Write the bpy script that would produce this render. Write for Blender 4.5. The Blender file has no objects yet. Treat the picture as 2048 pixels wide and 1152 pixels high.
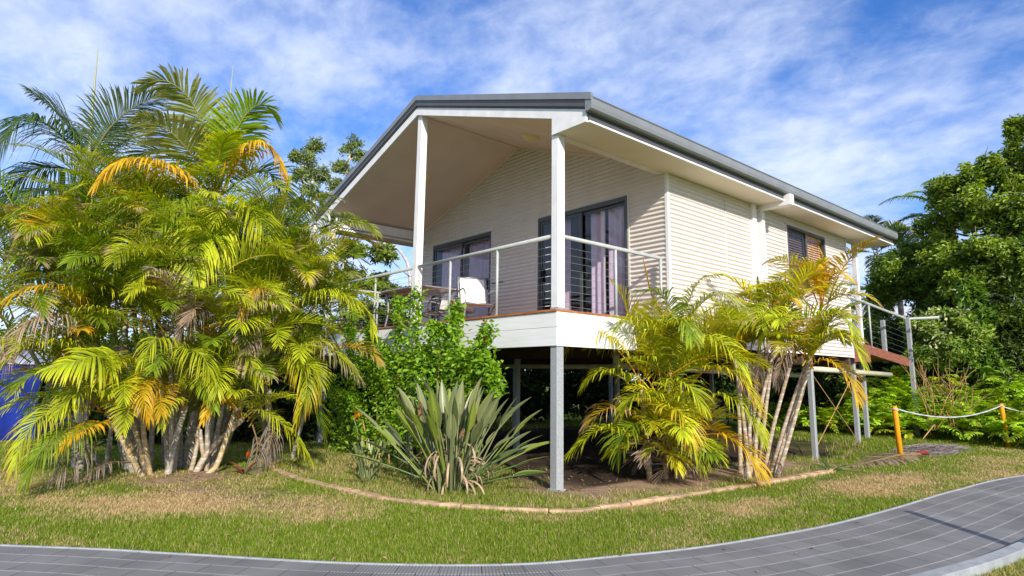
import bpy, math, random
import numpy as np
from mathutils import Vector

# ------------------------------------------------------------------ camera, world, sun, exposure
S = bpy.context.scene
COL = S.collection
rnd = random.Random(7)
rng = np.random.default_rng(11)
V = lambda *a: np.array(a, float)

CAM = V(5.764, -5.719, 1.384)
YAW, PITCH, ROLL = [math.radians(a) for a in (48.696, 9.352, 0.67)]
FPX, PPX, PPY = 1256.66, 1038.0, 549.3          # focal length and principal point for a 2048 x 1152 frame
FW = V(-math.sin(YAW) * math.cos(PITCH), math.cos(YAW) * math.cos(PITCH), math.sin(PITCH))
_r = V(math.cos(YAW), math.sin(YAW), 0)
_u = np.cross(_r, FW)
RT = _r * math.cos(ROLL) + _u * math.sin(ROLL)
UP = _u * math.cos(ROLL) - _r * math.sin(ROLL)

cd = bpy.data.cameras.new('camera')
cam = bpy.data.objects.new('camera', cd)
COL.objects.link(cam)
from mathutils import Matrix
cam.matrix_world = Matrix(((RT[0], UP[0], -FW[0], CAM[0]), (RT[1], UP[1], -FW[1], CAM[1]),
                           (RT[2], UP[2], -FW[2], CAM[2]), (0, 0, 0, 1)))
cd.sensor_width = 36
cd.lens = FPX / 2048 * 36
cd.shift_x = -(PPX - 1024) / 2048
cd.shift_y = (PPY - 576) / 2048
cd.clip_start, cd.clip_end = 0.1, 2000
S.camera = cam

SUN_DIR = V(-1, 0.45, -0.58); SUN_DIR /= np.linalg.norm(SUN_DIR)
ELEV = math.asin(-SUN_DIR[2])
ROT = math.atan2(-SUN_DIR[0], -SUN_DIR[1])
sl = bpy.data.lights.new('sun', 'SUN')
sl.energy, sl.angle, sl.color = 3.3, math.radians(0.5), (1.0, 0.93, 0.82)
so = bpy.data.objects.new('sun', sl)
COL.objects.link(so)
so.rotation_euler = Vector(SUN_DIR).to_track_quat('-Z', 'Y').to_euler()
so.location = (20, -10, 20)

W = bpy.data.worlds.new('World'); S.world = W; W.use_nodes = True
S.view_settings.view_transform = 'Standard'; S.view_settings.look = 'None'
S.view_settings.exposure = 0.85; S.view_settings.gamma = 1.0
S.view_settings.use_curve_mapping = False
S.cycles.max_bounces = 8; S.cycles.transparent_max_bounces = 10
S.cycles.sample_clamp_indirect = 6


def build_world():
    nt = W.node_tree; nt.nodes.clear(); N = nt.nodes.new; L = nt.links.new
    out = N('ShaderNodeOutputWorld'); bg = N('ShaderNodeBackground'); bg.inputs[1].default_value = 0.15
    sky = N('ShaderNodeTexSky'); sky.sky_type = 'NISHITA'; sky.sun_disc = False
    sky.sun_elevation = ELEV; sky.sun_rotation = ROT; sky.air_density = 1.0; sky.dust_density = 0.6; sky.ozone_density = 2.5
    hs = N('ShaderNodeHueSaturation'); hs.inputs['Saturation'].default_value = 1.15; hs.inputs['Value'].default_value = 0.72
    tn = N('ShaderNodeMix'); tn.data_type = 'RGBA'; tn.blend_type = 'MULTIPLY'; tn.inputs[0].default_value = 1; tn.inputs[7].default_value = (0.74, 0.82, 1.10, 1)
    L(sky.outputs[0], tn.inputs[6]); L(tn.outputs[2], hs.inputs['Color'])
    tc = N('ShaderNodeTexCoord'); sp = N('ShaderNodeSeparateXYZ'); L(tc.outputs['Generated'], sp.inputs[0])
    def m(op, a, b=None, c=None):
        n = N('ShaderNodeMath'); n.operation = op
        for i, x in enumerate((a, b, c)):
            if x is None: continue
            if isinstance(x, (int, float)): n.inputs[i].default_value = x
            else: L(x, n.inputs[i])
        return n.outputs[0]
    den = m('ADD', m('MAXIMUM', sp.outputs[2], 0.0), 0.30)
    u = m('DIVIDE', sp.outputs[0], den); v = m('DIVIDE', sp.outputs[1], den)
    cb = N('ShaderNodeCombineXYZ'); L(u, cb.inputs[0]); L(v, cb.inputs[1])
    mp = N('ShaderNodeMapping'); mp.inputs['Rotation'].default_value = (0, 0, math.radians(-25)); mp.inputs['Scale'].default_value = (1.25, 1.5, 1)
    mp.inputs['Location'].default_value = (3.1, 0.7, 0)
    L(cb.outputs[0], mp.inputs[0])
    def noise(scale, detail, rough, dist=0.0):
        n = N('ShaderNodeTexNoise'); n.inputs['Scale'].default_value = scale; n.inputs['Detail'].default_value = detail
        n.inputs['Roughness'].default_value = rough; n.inputs['Distortion'].default_value = dist
        L(mp.outputs[0], n.inputs['Vector']); return n.outputs[0]
    big, small, puff = noise(1.1, 4, 0.5, 0.2), noise(3.4, 8, 0.6, 0.3), noise(11, 6, 0.6, 0.2)
    d = m('ADD', m('ADD', m('MULTIPLY', big, 0.62), m('MULTIPLY', small, 0.30)), m('MULTIPLY', puff, 0.22))
    # more cloud low on the sky
    d = m('ADD', d, m('MULTIPLY', m('SUBTRACT', 1.0, m('MINIMUM', m('MULTIPLY', m('MAXIMUM', sp.outputs[2], 0.0), 2.2), 1.0)), 0.10))
    rp = N('ShaderNodeValToRGB'); rp.color_ramp.interpolation = 'EASE'
    e = rp.color_ramp.elements; e[0].position, e[0].color = 0.42, (0, 0, 0, 1); e[1].position, e[1].color = 0.80, (1, 1, 1, 1)
    L(d, rp.inputs[0])
    mx = N('ShaderNodeMix'); mx.data_type = 'RGBA'
    L(m('MULTIPLY', rp.outputs[0], 0.9), mx.inputs[0]); L(hs.outputs[0], mx.inputs[6]); mx.inputs[7].default_value = (3.4, 3.75, 4.5, 1)
    L(mx.outputs[2], bg.inputs[0]); L(bg.outputs[0], out.inputs[0])


build_world()


def at(u, v, dist):
    """A point of the place: pixel direction of the 2048 x 1152 photograph, horizontal distance from the camera in metres."""
    d = FW + RT * (u - PPX) / FPX - UP * (v - PPY) / FPX
    return CAM + d * dist / math.hypot(d[0], d[1])


# ------------------------------------------------------------------ materials
def newmat(name):
    m = bpy.data.materials.new(name); m.use_nodes = True
    nt = m.node_tree; nt.nodes.clear()
    out = nt.nodes.new('ShaderNodeOutputMaterial')
    return m, nt, out


def mat(name, col, rough=0.6, metal=0.0, var=0.12, nscale=6.0, bump=0.0, bscale=60.0, spec=0.4, stretch=None, col2=None, v2=(0.5, 0.62)):
    m, nt, out = newmat(name); N = nt.nodes.new; L = nt.links.new
    p = N('ShaderNodeBsdfPrincipled'); L(p.outputs[0], out.inputs[0])
    p.inputs['Roughness'].default_value = rough; p.inputs['Metallic'].default_value = metal
    p.inputs['Specular IOR Level'].default_value = spec
    tc = N('ShaderNodeTexCoord'); src = tc.outputs['Object']
    if stretch:
        mp = N('ShaderNodeMapping'); mp.inputs['Scale'].default_value = stretch; L(src, mp.inputs[0]); src = mp.outputs[0]
    n = N('ShaderNodeTexNoise'); n.inputs['Scale'].default_value = nscale; n.inputs['Detail'].default_value = 6; L(src, n.inputs['Vector'])
    r = N('ShaderNodeValToRGB'); L(n.outputs[0], r.inputs[0]); e = r.color_ramp.elements
    c = np.array(col)
    if col2 is not None:
        e[0].color = (*c, 1); e[1].color = (*col2, 1); e[0].position, e[1].position = v2
    else:
        e[0].color = (*(c * (1 - var)), 1); e[1].color = (*np.minimum(c * (1 + var), 1), 1); e[0].position, e[1].position = 0.35, 0.65
    L(r.outputs[0], p.inputs['Base Color'])
    if bump:
        b = N('ShaderNodeTexNoise'); b.inputs['Scale'].default_value = bscale; b.inputs['Detail'].default_value = 4; L(src, b.inputs['Vector'])
        bp = N('ShaderNodeBump'); bp.inputs['Strength'].default_value = bump; bp.inputs['Distance'].default_value = 0.01
        L(b.outputs[0], bp.inputs['Height']); L(bp.outputs[0], p.inputs['Normal'])
    return m


def leafmat(name, rough=0.45, trans=0.35, spec=0.4):
    """Foliage: colour of each leaf from the mesh attribute 'Col', light passing through the blade."""
    m, nt, out = newmat(name); N = nt.nodes.new; L = nt.links.new
    a = N('ShaderNodeAttribute'); a.attribute_name = 'Col'
    p = N('ShaderNodeBsdfPrincipled'); p.inputs['Roughness'].default_value = rough; p.inputs['Specular IOR Level'].default_value = spec
    L(a.outputs[0], p.inputs['Base Color'])
    t = N('ShaderNodeBsdfTranslucent'); hs = N('ShaderNodeHueSaturation'); hs.inputs['Saturation'].default_value = 1.15; hs.inputs['Value'].default_value = 1.7
    L(a.outputs[0], hs.inputs['Color']); L(hs.outputs[0], t.inputs[0])
    mx = N('ShaderNodeMixShader'); mx.inputs[0].default_value = trans
    L(p.outputs[0], mx.inputs[1]); L(t.outputs[0], mx.inputs[2]); L(mx.outputs[0], out.inputs[0])
    return m


def glassmat(name, tint=(0.8, 0.85, 0.85), refl=0.12):
    m, nt, out = newmat(name); N = nt.nodes.new; L = nt.links.new
    t = N('ShaderNodeBsdfTransparent'); t.inputs[0].default_value = (*tint, 1)
    g = N('ShaderNodeBsdfGlossy'); g.inputs['Roughness'].default_value = 0.01
    lw = N('ShaderNodeLayerWeight'); lw.inputs[0].default_value = 0.35
    a = N('ShaderNodeMath'); a.operation = 'MULTIPLY_ADD'; L(lw.outputs['Fresnel'], a.inputs[0]); a.inputs[1].default_value = 0.5; a.inputs[2].default_value = refl
    a.use_clamp = True
    mx = N('ShaderNodeMixShader'); L(a.outputs[0], mx.inputs[0]); L(t.outputs[0], mx.inputs[1]); L(g.outputs[0], mx.inputs[2]); L(mx.outputs[0], out.inputs[0])
    return m


M = {}
M['wall'] = mat('wall_cladding', (0.68, 0.625, 0.565), 0.45, var=0.03, nscale=2.2, stretch=(1.5, 1.5, 0.4))
M['white'] = mat('white_paint', (0.78, 0.765, 0.745), 0.5, var=0.06, nscale=5, bump=0.08, bscale=40)
M['board'] = mat('painted_board', (0.80, 0.79, 0.76), 0.55, var=0.04, nscale=3, bump=0.25, bscale=30, stretch=(0.6, 0.6, 9))
M['ceiling'] = mat('ceiling_sheet', (0.76, 0.665, 0.56), 0.8, var=0.04, nscale=1.5)
M['soffit'] = mat('soffit_sheet', (0.78, 0.70, 0.58), 0.75, var=0.03, nscale=1.5)
M['roof'] = mat('grey_roof_metal', (0.20, 0.21, 0.22), 0.38, var=0.08, nscale=3, metal=0.2)
M['gutter'] = mat('grey_gutter_metal', (0.23, 0.24, 0.245), 0.35, var=0.07, nscale=4, metal=0.15)
M['fascia'] = mat('grey_fascia_metal', (0.085, 0.085, 0.09), 0.45, var=0.08, nscale=4)
M['alu'] = mat('dark_aluminium', (0.085, 0.095, 0.095), 0.4, var=0.08, nscale=5, metal=0.3)
M['galv'] = mat('galvanised_steel', (0.34, 0.355, 0.36), 0.6, var=0.12, nscale=45, metal=0.1)
M['rail'] = mat('painted_steel_rail', (0.40, 0.42, 0.40), 0.5, var=0.06, nscale=10)
M['cable'] = mat('steel_cable', (0.5, 0.5, 0.5), 0.35, metal=0.8, var=0.05)
M['timber'] = mat('oiled_timber', (0.36, 0.13, 0.045), 0.5, var=0.3, nscale=4, stretch=(1, 1, 8), bump=0.1)
M['redboard'] = mat('red_brown_board', (0.24, 0.085, 0.055), 0.6, var=0.25, nscale=5, bump=0.15, stretch=(1, 1, 6))
M['joist'] = mat('dark_floor_timber', (0.09, 0.06, 0.045), 0.8, var=0.3, nscale=5)
M['curtain'] = mat('lavender_curtain', (0.72, 0.60, 0.75), 0.85, var=0.06, nscale=9)
M['sheer'] = mat('dusky_curtain', (0.58, 0.44, 0.58), 0.85, var=0.08, nscale=9)
M['blind'] = mat('timber_blind', (0.66, 0.36, 0.14), 0.55, var=0.2, nscale=8)
M['darkblind'] = mat('brown_blind', (0.32, 0.23, 0.19), 0.6, var=0.15, nscale=8)
M['glass'] = glassmat('window_glass', (0.97, 0.98, 0.98), 0.05)
M['screen'] = glassmat('insect_screen', (0.62, 0.62, 0.62), 0.02)
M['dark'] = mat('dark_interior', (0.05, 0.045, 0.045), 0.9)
M['black'] = mat('black_plastic', (0.02, 0.02, 0.02), 0.4)
M['lamp'] = mat('cream_light_cover', (0.80, 0.68, 0.36), 0.5, var=0.03)
M['pvc'] = mat('cream_drain_pipe', (0.62, 0.57, 0.42), 0.45, var=0.1, nscale=4)
M['sling'] = mat('white_sling_fabric', (0.78, 0.72, 0.67), 0.85, var=0.05, nscale=30, bump=0.2, bscale=300)
M['chairmetal'] = mat('grey_chair_tube', (0.36, 0.35, 0.35), 0.35, metal=0.5, var=0.06)
M['tabletop'] = mat('frosted_table_glass', (0.42, 0.41, 0.41), 0.25, var=0.04)
M['yellow'] = mat('yellow_post_paint', (0.80, 0.33, 0.008), 0.45, var=0.12, nscale=10, bump=0.1)
M['rope'] = mat('white_rope', (0.50, 0.51, 0.52), 0.8, var=0.15, nscale=60, bump=0.5, bscale=150)
M['edging'] = mat('terracotta_edging', (0.45, 0.30, 0.18), 0.9, var=0.3, nscale=7, bump=0.5, bscale=50)
M['concrete'] = mat('pale_concrete', (0.30, 0.315, 0.32), 0.85, var=0.15, nscale=9, bump=0.3)
M['bark'] = mat('grey_bark', (0.20, 0.165, 0.13), 0.9, var=0.35, nscale=12, bump=0.6, bscale=30)
M['palebark'] = mat('pale_bark', (0.50, 0.44, 0.38), 0.85, var=0.22, nscale=8, bump=0.4, bscale=25)
M['twig'] = mat('dry_twig', (0.42, 0.25, 0.10), 0.9, var=0.25)
M['tent'] = mat('blue_tarpaulin', (0.003, 0.018, 0.20), 0.4, var=0.25, nscale=2.5, bump=0.3, bscale=4)
M['tentroof'] = mat('grey_canvas', (0.34, 0.37, 0.42), 0.7, var=0.15, nscale=2)
M['tin'] = mat('pale_tin_roof', (0.62, 0.63, 0.66), 0.5, var=0.06)
M['brick'] = mat('brown_brick', (0.30, 0.16, 0.11), 0.85, var=0.3, nscale=12)
M['mulch'] = mat('mulch_litter', (0.13, 0.10, 0.085), 0.95, var=0.4, nscale=20, bump=0.8)
M['leaf'] = leafmat('leaf', 0.42, 0.30)
M['frond'] = leafmat('palm_frond', 0.48, 0.33, 0.30)
M['strap'] = leafmat('thick_leaf', 0.42, 0.10, 0.5)
M['petal'] = leafmat('petal', 0.6, 0.3, 0.2)
M['grass'] = leafmat('grass', 0.6, 0.30, 0.2)


def trunkmat(name, c1, c2, ring, scale=3.2):
    m, nt, out = newmat(name); N = nt.nodes.new; L = nt.links.new
    p = N('ShaderNodeBsdfPrincipled'); p.inputs['Roughness'].default_value = 0.7; L(p.outputs[0], out.inputs[0])
    tc = N('ShaderNodeTexCoord')
    wv = N('ShaderNodeTexWave'); wv.bands_direction = 'Z'; wv.inputs['Scale'].default_value = scale; wv.inputs['Distortion'].default_value = 5.0
    wv.inputs['Detail'].default_value = 2; wv.inputs['Detail Scale'].default_value = 0.9; L(tc.outputs['Object'], wv.inputs['Vector'])
    r = N('ShaderNodeValToRGB'); L(wv.outputs[0], r.inputs[0]); e = r.color_ramp.elements
    e[0].position, e[0].color = 0.03, (*ring, 1); e[1].position, e[1].color = 0.16, (1, 1, 1, 1)
    n = N('ShaderNodeTexNoise'); n.inputs['Scale'].default_value = 14; n.inputs['Detail'].default_value = 5; L(tc.outputs['Object'], n.inputs['Vector'])
    r2 = N('ShaderNodeValToRGB'); L(n.outputs[0], r2.inputs[0]); e = r2.color_ramp.elements
    e[0].position, e[0].color = 0.40, (*c1, 1); e[1].position, e[1].color = 0.60, (*c2, 1)
    mx = N('ShaderNodeMix'); mx.data_type = 'RGBA'; mx.blend_type = 'MULTIPLY'; mx.inputs[0].default_value = 1
    L(r2.outputs[0], mx.inputs[6]); L(r.outputs[0], mx.inputs[7]); L(mx.outputs[2], p.inputs['Base Color'])
    bp = N('ShaderNodeBump'); bp.inputs['Strength'].default_value = 0.12; bp.inputs['Distance'].default_value = 0.01
    L(wv.outputs[0], bp.inputs['Height']); L(bp.outputs[0], p.inputs['Normal'])
    return m


M['cane'] = trunkmat('ringed_cane', (0.40, 0.35, 0.28), (0.30, 0.21, 0.13), (1.5, 1.5, 1.5))
M['greycane'] = trunkmat('mottled_palm_trunk', (0.27, 0.24, 0.19), (0.40, 0.37, 0.31), (1.35, 1.35, 1.35))
M['goldcane'] = trunkmat('golden_cane', (0.36, 0.25, 0.10), (0.44, 0.37, 0.24), (1.4, 1.4, 1.4))


# ------------------------------------------------------------------ mesh helpers
def place(o, parent):
    COL.objects.link(o)
    if parent is not None:
        o.parent = parent
    return o


def origin(parent):
    p = V(0, 0, 0)
    while parent is not None:
        p = p + np.array(parent.location); parent = parent.parent
    return p


def empty(name, loc, label, cat, group=None):
    o = bpy.data.objects.new(name, None); o.location = loc; o.empty_display_size = 0.2
    COL.objects.link(o)
    return tag(o, label, cat, group)


def tag(o, label=None, cat=None, group=None, kind=None):
    if label: o['label'] = label
    if cat: o['category'] = cat
    if group: o['group'] = group
    if kind: o['kind'] = kind
    return o


def raw_mesh(name, verts, faces, m, parent=None, smooth=False, col=None, at_origin=None):
    """verts (n,3), faces list of index arrays of shape (k,3) or (k,4); one mesh object, vertices given in world space."""
    verts = np.asarray(verts, float)
    off = origin(parent) if at_origin is None else np.asarray(at_origin, float)
    me = bpy.data.meshes.new(name)
    faces = [np.asarray(f, np.int32) for f in faces if len(f)]
    nl = sum(f.size for f in faces); nf = sum(len(f) for f in faces)
    me.vertices.add(len(verts)); me.vertices.foreach_set('co', (verts - off).astype(np.float32).ravel())
    me.loops.add(nl); me.polygons.add(nf)
    me.loops.foreach_set('vertex_index', np.concatenate([f.ravel() for f in faces]))
    sizes = np.concatenate([np.full(len(f), f.shape[1], np.int32) for f in faces])
    starts = np.concatenate([[0], np.cumsum(sizes)[:-1]]).astype(np.int32)
    me.polygons.foreach_set('loop_start', starts)
    me.polygons.foreach_set('use_smooth', np.full(nf, smooth, bool))
    me.update(calc_edges=True)
    me.validate()
    if col is not None:
        a = me.color_attributes.new('Col', 'FLOAT_COLOR', 'POINT')
        c = np.ones((len(verts), 4), np.float32); c[:, :3] = col
        a.data.foreach_set('color', c.ravel())
    me.materials.append(m)
    o = bpy.data.objects.new(name, me)
    if parent is None and at_origin is not None: o.location = at_origin
    return place(o, parent)


class MB:
    """Collects shapes; build() links them as ONE mesh object."""
    def __init__(s): s.v, s.q, s.t, s.n, s.c = [], [], [], 0, []

    def add(s, v, q=(), t=(), col=None):
        v = np.asarray(v, float).reshape(-1, 3)
        if len(q): s.q.append(np.asarray(q).reshape(-1, 4) + s.n)
        if len(t): s.t.append(np.asarray(t).reshape(-1, 3) + s.n)
        s.v.append(v); s.n += len(v)
        if col is not None: s.c.append(np.broadcast_to(np.asarray(col, float), v.shape))
        return s

    def hexa(s, p):   # 8 corners: bottom 4 ccw, top 4 ccw
        return s.add(p, [(3, 2, 1, 0), (4, 5, 6, 7), (0, 1, 5, 4), (1, 2, 6, 5), (2, 3, 7, 6), (3, 0, 4, 7)])

    def box(s, x0, x1, y0, y1, z0, z1):
        return s.hexa([(x0, y0, z0), (x1, y0, z0), (x1, y1, z0), (x0, y1, z0), (x0, y0, z1), (x1, y0, z1), (x1, y1, z1), (x0, y1, z1)])

    def bbox(s, x0, x1, y0, y1, z0, z1, b=0.006):
        """box with chamfered vertical and horizontal edges"""
        xs, ys, zs = (x0, x1), (y0, y1), (z0, z1); idx = {}; vs = []
        for i in (0, 1):
            for j in (0, 1):
                for k in (0, 1):
                    sx, sy, sz = (b if i == 0 else -b), (b if j == 0 else -b), (b if k == 0 else -b)
                    for ax in range(3):
                        p = [xs[i] + sx, ys[j] + sy, zs[k] + sz]; p[ax] = (xs[i], ys[j], zs[k])[ax]
                        idx[i, j, k, ax] = len(vs); vs.append(p)
        q, t = [], []
        for ax in range(3):
            a, c = [(1, 2), (2, 0), (0, 1)][ax]
            for e in (0, 1):
                f = []
                for (m_, n_) in ((0, 0), (1, 0), (1, 1), (0, 1)):
                    k = [0, 0, 0]; k[ax] = e; k[a] = m_; k[c] = n_; f.append(idx[(*k, ax)])
                q.append(f if e else f[::-1])
        for ax in range(3):      # edge strips parallel to ax
            a, c = [(1, 2), (2, 0), (0, 1)][ax]
            for m_ in (0, 1):
                for n_ in (0, 1):
                    k0 = [0, 0, 0]; k0[a] = m_; k0[c] = n_; k1 = list(k0); k1[ax] = 1
                    q.append([idx[(*k0, a)], idx[(*k0, c)], idx[(*k1, c)], idx[(*k1, a)]])
        for i in (0, 1):
            for j in (0, 1):
                for k in (0, 1):
                    t.append([idx[i, j, k, 0], idx[i, j, k, 1], idx[i, j, k, 2]])
        return s.add(vs, q, t)

    def prism(s, poly, axis, a, b):
        """polygon (list of 2-tuples in the two other axes) swept along axis from a to b; fan caps (convex)."""
        n = len(poly)
        def pt(p, w):
            r = list(p); r.insert(axis, w); return r
        v = [pt(p, a) for p in poly] + [pt(p, b) for p in poly]
        q = [(i, (i + 1) % n, n + (i + 1) % n, n + i) for i in range(n)]
        t = [(0, i + 1, i) for i in range(1, n - 1)] + [(n, n + i, n + i + 1) for i in range(1, n - 1)]
        return s.add(v, q, t)

    def tube(s, pts, r, n=8, cap=True, col=None):
        pts = np.asarray(pts, float); k = len(pts); r = np.broadcast_to(np.asarray(r, float), (k,))
        T = np.gradient(pts, axis=0); T /= np.linalg.norm(T, axis=1)[:, None] + 1e-9
        ref = V(0, 0, 1) if abs(T[:, 2]).mean() < 0.8 else V(1, 0.2, 0)
        A = np.cross(T, ref); A /= np.linalg.norm(A, axis=1)[:, None] + 1e-9; B = np.cross(T, A)
        th = np.arange(n) * 2 * math.pi / n
        ring = pts[:, None] + r[:, None, None] * (A[:, None] * np.cos(th)[None, :, None] + B[:, None] * np.sin(th)[None, :, None])
        v = ring.reshape(-1, 3); i = np.arange(k - 1)[:, None] * n; j = np.arange(n)[None]; j2 = (j + 1) % n
        q = np.stack([i + j, i + j2, i + n + j2, i + n + j], -1).reshape(-1, 4); t = []
        if cap:
            v = np.vstack([v, pts[:1], pts[-1:]])
            t = [(k * n, (a + 1) % n, a) for a in range(n)] + [(k * n + 1, (k - 1) * n + a, (k - 1) * n + (a + 1) % n) for a in range(n)]
        return s.add(v, q, t, col)

    def build(s, name, m, parent=None, smooth=False, at_origin=None):
        f = []
        if s.q: f.append(np.concatenate(s.q))
        if s.t: f.append(np.concatenate(s.t))
        return raw_mesh(name, np.concatenate(s.v), f, m, parent, smooth, np.concatenate(s.c) if s.c else None, at_origin)


def spline(pts, n=16):
    """smooth curve through the points (Catmull-Rom)"""
    P = np.asarray(pts, float)
    if len(P) == 2: return P[0] + (P[1] - P[0]) * np.linspace(0, 1, n)[:, None]
    P = np.vstack([2 * P[0] - P[1], P, 2 * P[-1] - P[-2]])
    k = len(P) - 3; t = np.linspace(0, k - 1e-6, n); i = t.astype(int); f = (t - i)[:, None]
    a, b, c, d = P[i], P[i + 1], P[i + 2], P[i + 3]
    return 0.5 * (2 * b + (c - a) * f + (2 * a - 5 * b + 4 * c - d) * f ** 2 + (3 * b - a - 3 * c + d) * f ** 3)


def vnoise(x, y, seed=0):
    """smooth value noise on arrays"""
    xi, yi = np.floor(x).astype(np.int64), np.floor(y).astype(np.int64); fx, fy = x - xi, y - yi
    fx, fy = fx * fx * (3 - 2 * fx), fy * fy * (3 - 2 * fy)
    def h(a, b):
        k = (a * 374761393 + b * 668265263 + seed * 1442695041) & 0xffffffff
        k = ((k ^ (k >> 13)) * 1274126177) & 0xffffffff
        return ((k ^ (k >> 16)) & 0xffff) / 65535.0
    return (h(xi, yi) * (1 - fx) + h(xi + 1, yi) * fx) * (1 - fy) + (h(xi, yi + 1) * (1 - fx) + h(xi + 1, yi + 1) * fx) * fy


# ------------------------------------------------------------------ ground, lawn, path
INNER = spline([(-12, -15.9), (-6, -10.2), (-0.96, -5.31), (0.17, -4.3), (1.24, -3.38), (2.02, -2.47), (2.40, -1.61), (2.64, -0.92), (2.84, -0.03), (2.98, 0.86), (3.08, 2.23), (3.16, 4.16), (3.42, 6.59), (4.5, 10.5), (7.5, 16), (13, 23)], 300)
_T = np.gradient(INNER, axis=0); _T /= np.linalg.norm(_T, axis=1)[:, None]
PNOR = np.stack([_T[:, 1], -_T[:, 0]], 1)                    # towards the outer side of the path
PATH_W = 1.33
EDGE = spline([(-4.75, -1.55), (-4.2, -1.98), (-2.9, -2.12), (-1.5, -2.01), (-0.7, -1.88), (-0.08, -1.62), (0.87, -0.88), (1.08, -0.2), (1.14, 0.38), (1.24, 1.6), (1.33, 2.94), (1.42, 4.64)], 90)


def path_dist(x, y):
    """signed distance from the inner path edge, positive on the path side"""
    out = np.empty(len(x))
    for a in range(0, len(x), 20000):
        dx = x[a:a + 20000, None] - INNER[None, :, 0]; dy = y[a:a + 20000, None] - INNER[None, :, 1]
        d2 = dx * dx + dy * dy; k = d2.argmin(1); r = np.arange(len(k))
        out[a:a + 20000] = dx[r, k] * PNOR[k, 0] + dy[r, k] * PNOR[k, 1]
    return out


BED = np.vstack([EDGE, [(1.3, 5.6), (0.6, 6.2), (0.2, 9.6), (-7.4, 9.6), (-7.4, 0.5), (-5.5, -0.6)]])


def in_poly(x, y, poly):
    c = np.zeros(len(x), bool); n = len(poly)
    for i in range(n):
        x0, y0 = poly[i]; x1, y1 = poly[(i + 1) % n]
        if y0 == y1: continue
        k = ((y0 > y) != (y1 > y)) & (x < (x1 - x0) * (y - y0) / (y1 - y0) + x0)
        c ^= k
    return c


def blobs(x, y, L):
    s = np.zeros(len(x))
    for (cx, cy, rx, ry, ang, a) in L:
        ca, sa = math.cos(ang), math.sin(ang)
        u = ((x - cx) * ca + (y - cy) * sa) / rx; v = (-(x - cx) * sa + (y - cy) * ca) / ry
        s += a * np.exp(-(u * u + v * v))
    return s


STRAW = [(-1.6, -3.4, 1.3, 0.5, 0.75, 0.9), (-0.3, -2.6, 1.2, 0.45, 0.7, 0.45), (-2.8, -4.6, 1.6, 0.6, 0.75, 0.55), (2.0, 1.4, 0.45, 1.6, 0.05, 0.8),
         (2.2, 4.5, 0.5, 2.0, 0.0, 0.7), (1.9, 0.0, 0.45, 0.7, 0, 0.4), (2.9, 8.6, 0.6, 2.5, 0.2, 0.6), (-3.2, -3.2, 0.9, 0.5, 0.6, 0.7), (-6, -6, 2.5, 1.2, .7, .5)]
GREEN = [(0.9, -2.2, 1.0, 0.35, 0.75, 0.8), (0.6, -3.2, 1.0, 0.4, 0.8, 0.8), (1.75, -0.6, 0.45, 1.0, 0, 0.6), (1.6, 2.6, 0.3, 1.6, 0, 0.6), (1.9, 6.4, .6, 1.6, 0, .9), (-0.8, -4.3, 1.2, .4, .75, .5), (0.3, 7.5, 1.2, 2.6, 0, 1.6), (-0.5, 10.5, 2, 1.6, 0, 1.5)]
SOIL = [(-2.3, -3.1, 0.9, 0.33, 0.7, 0.9), (-3.75, -3.15, 0.55, 0.8, 0.8, 1.3), (-1.3, -3.0, 0.8, 0.3, 0.7, 0.6), (-0.4, 1.1, 0.9, 1.1, 0, 1.3), (0.35, 1.6, 0.5, 1.5, 0, 0.9), (0.6, 3.2, 0.3, 1.2, 0, 0.7),
        (-3.5, 5, 4, 4.2, 0, 3.0), (-4.6, -4.3, 0.9, 0.3, 0.6, 0.8)]


def cover(x, y):
    """fractions of straw and bare soil in the lawn at (x, y)"""
    n = 0.55 * vnoise(x * 0.9, y * 0.9, 1) + 0.3 * vnoise(x * 2.7, y * 2.7, 2) + 0.25 * vnoise(x * 8, y * 8, 3)
    st = np.clip((n - 0.55) * 1.9 + blobs(x, y, STRAW) * 0.95 - blobs(x, y, GREEN) * 0.75 + 0.07, 0, 1)
    so_ = np.clip(blobs(x, y, SOIL) * (0.35 + 1.1 * vnoise(x * 5, y * 5, 5)) - 0.12, 0, 1)
    bed = in_poly(x, y, BED)
    st = np.where(bed, np.clip(st * 0.6 + 0.35 * vnoise(x * 2, y * 2, 9), 0, 1), st)
    return st, so_, bed


def gz(x, y):
    return -0.19 * np.exp(-((x - 0.0) ** 2 + (y - 7.4) ** 2) / 1.1) + 0.05 * np.exp(-((x + 3.75) ** 2 + (y + 3.3) ** 2) / 0.6)


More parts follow.
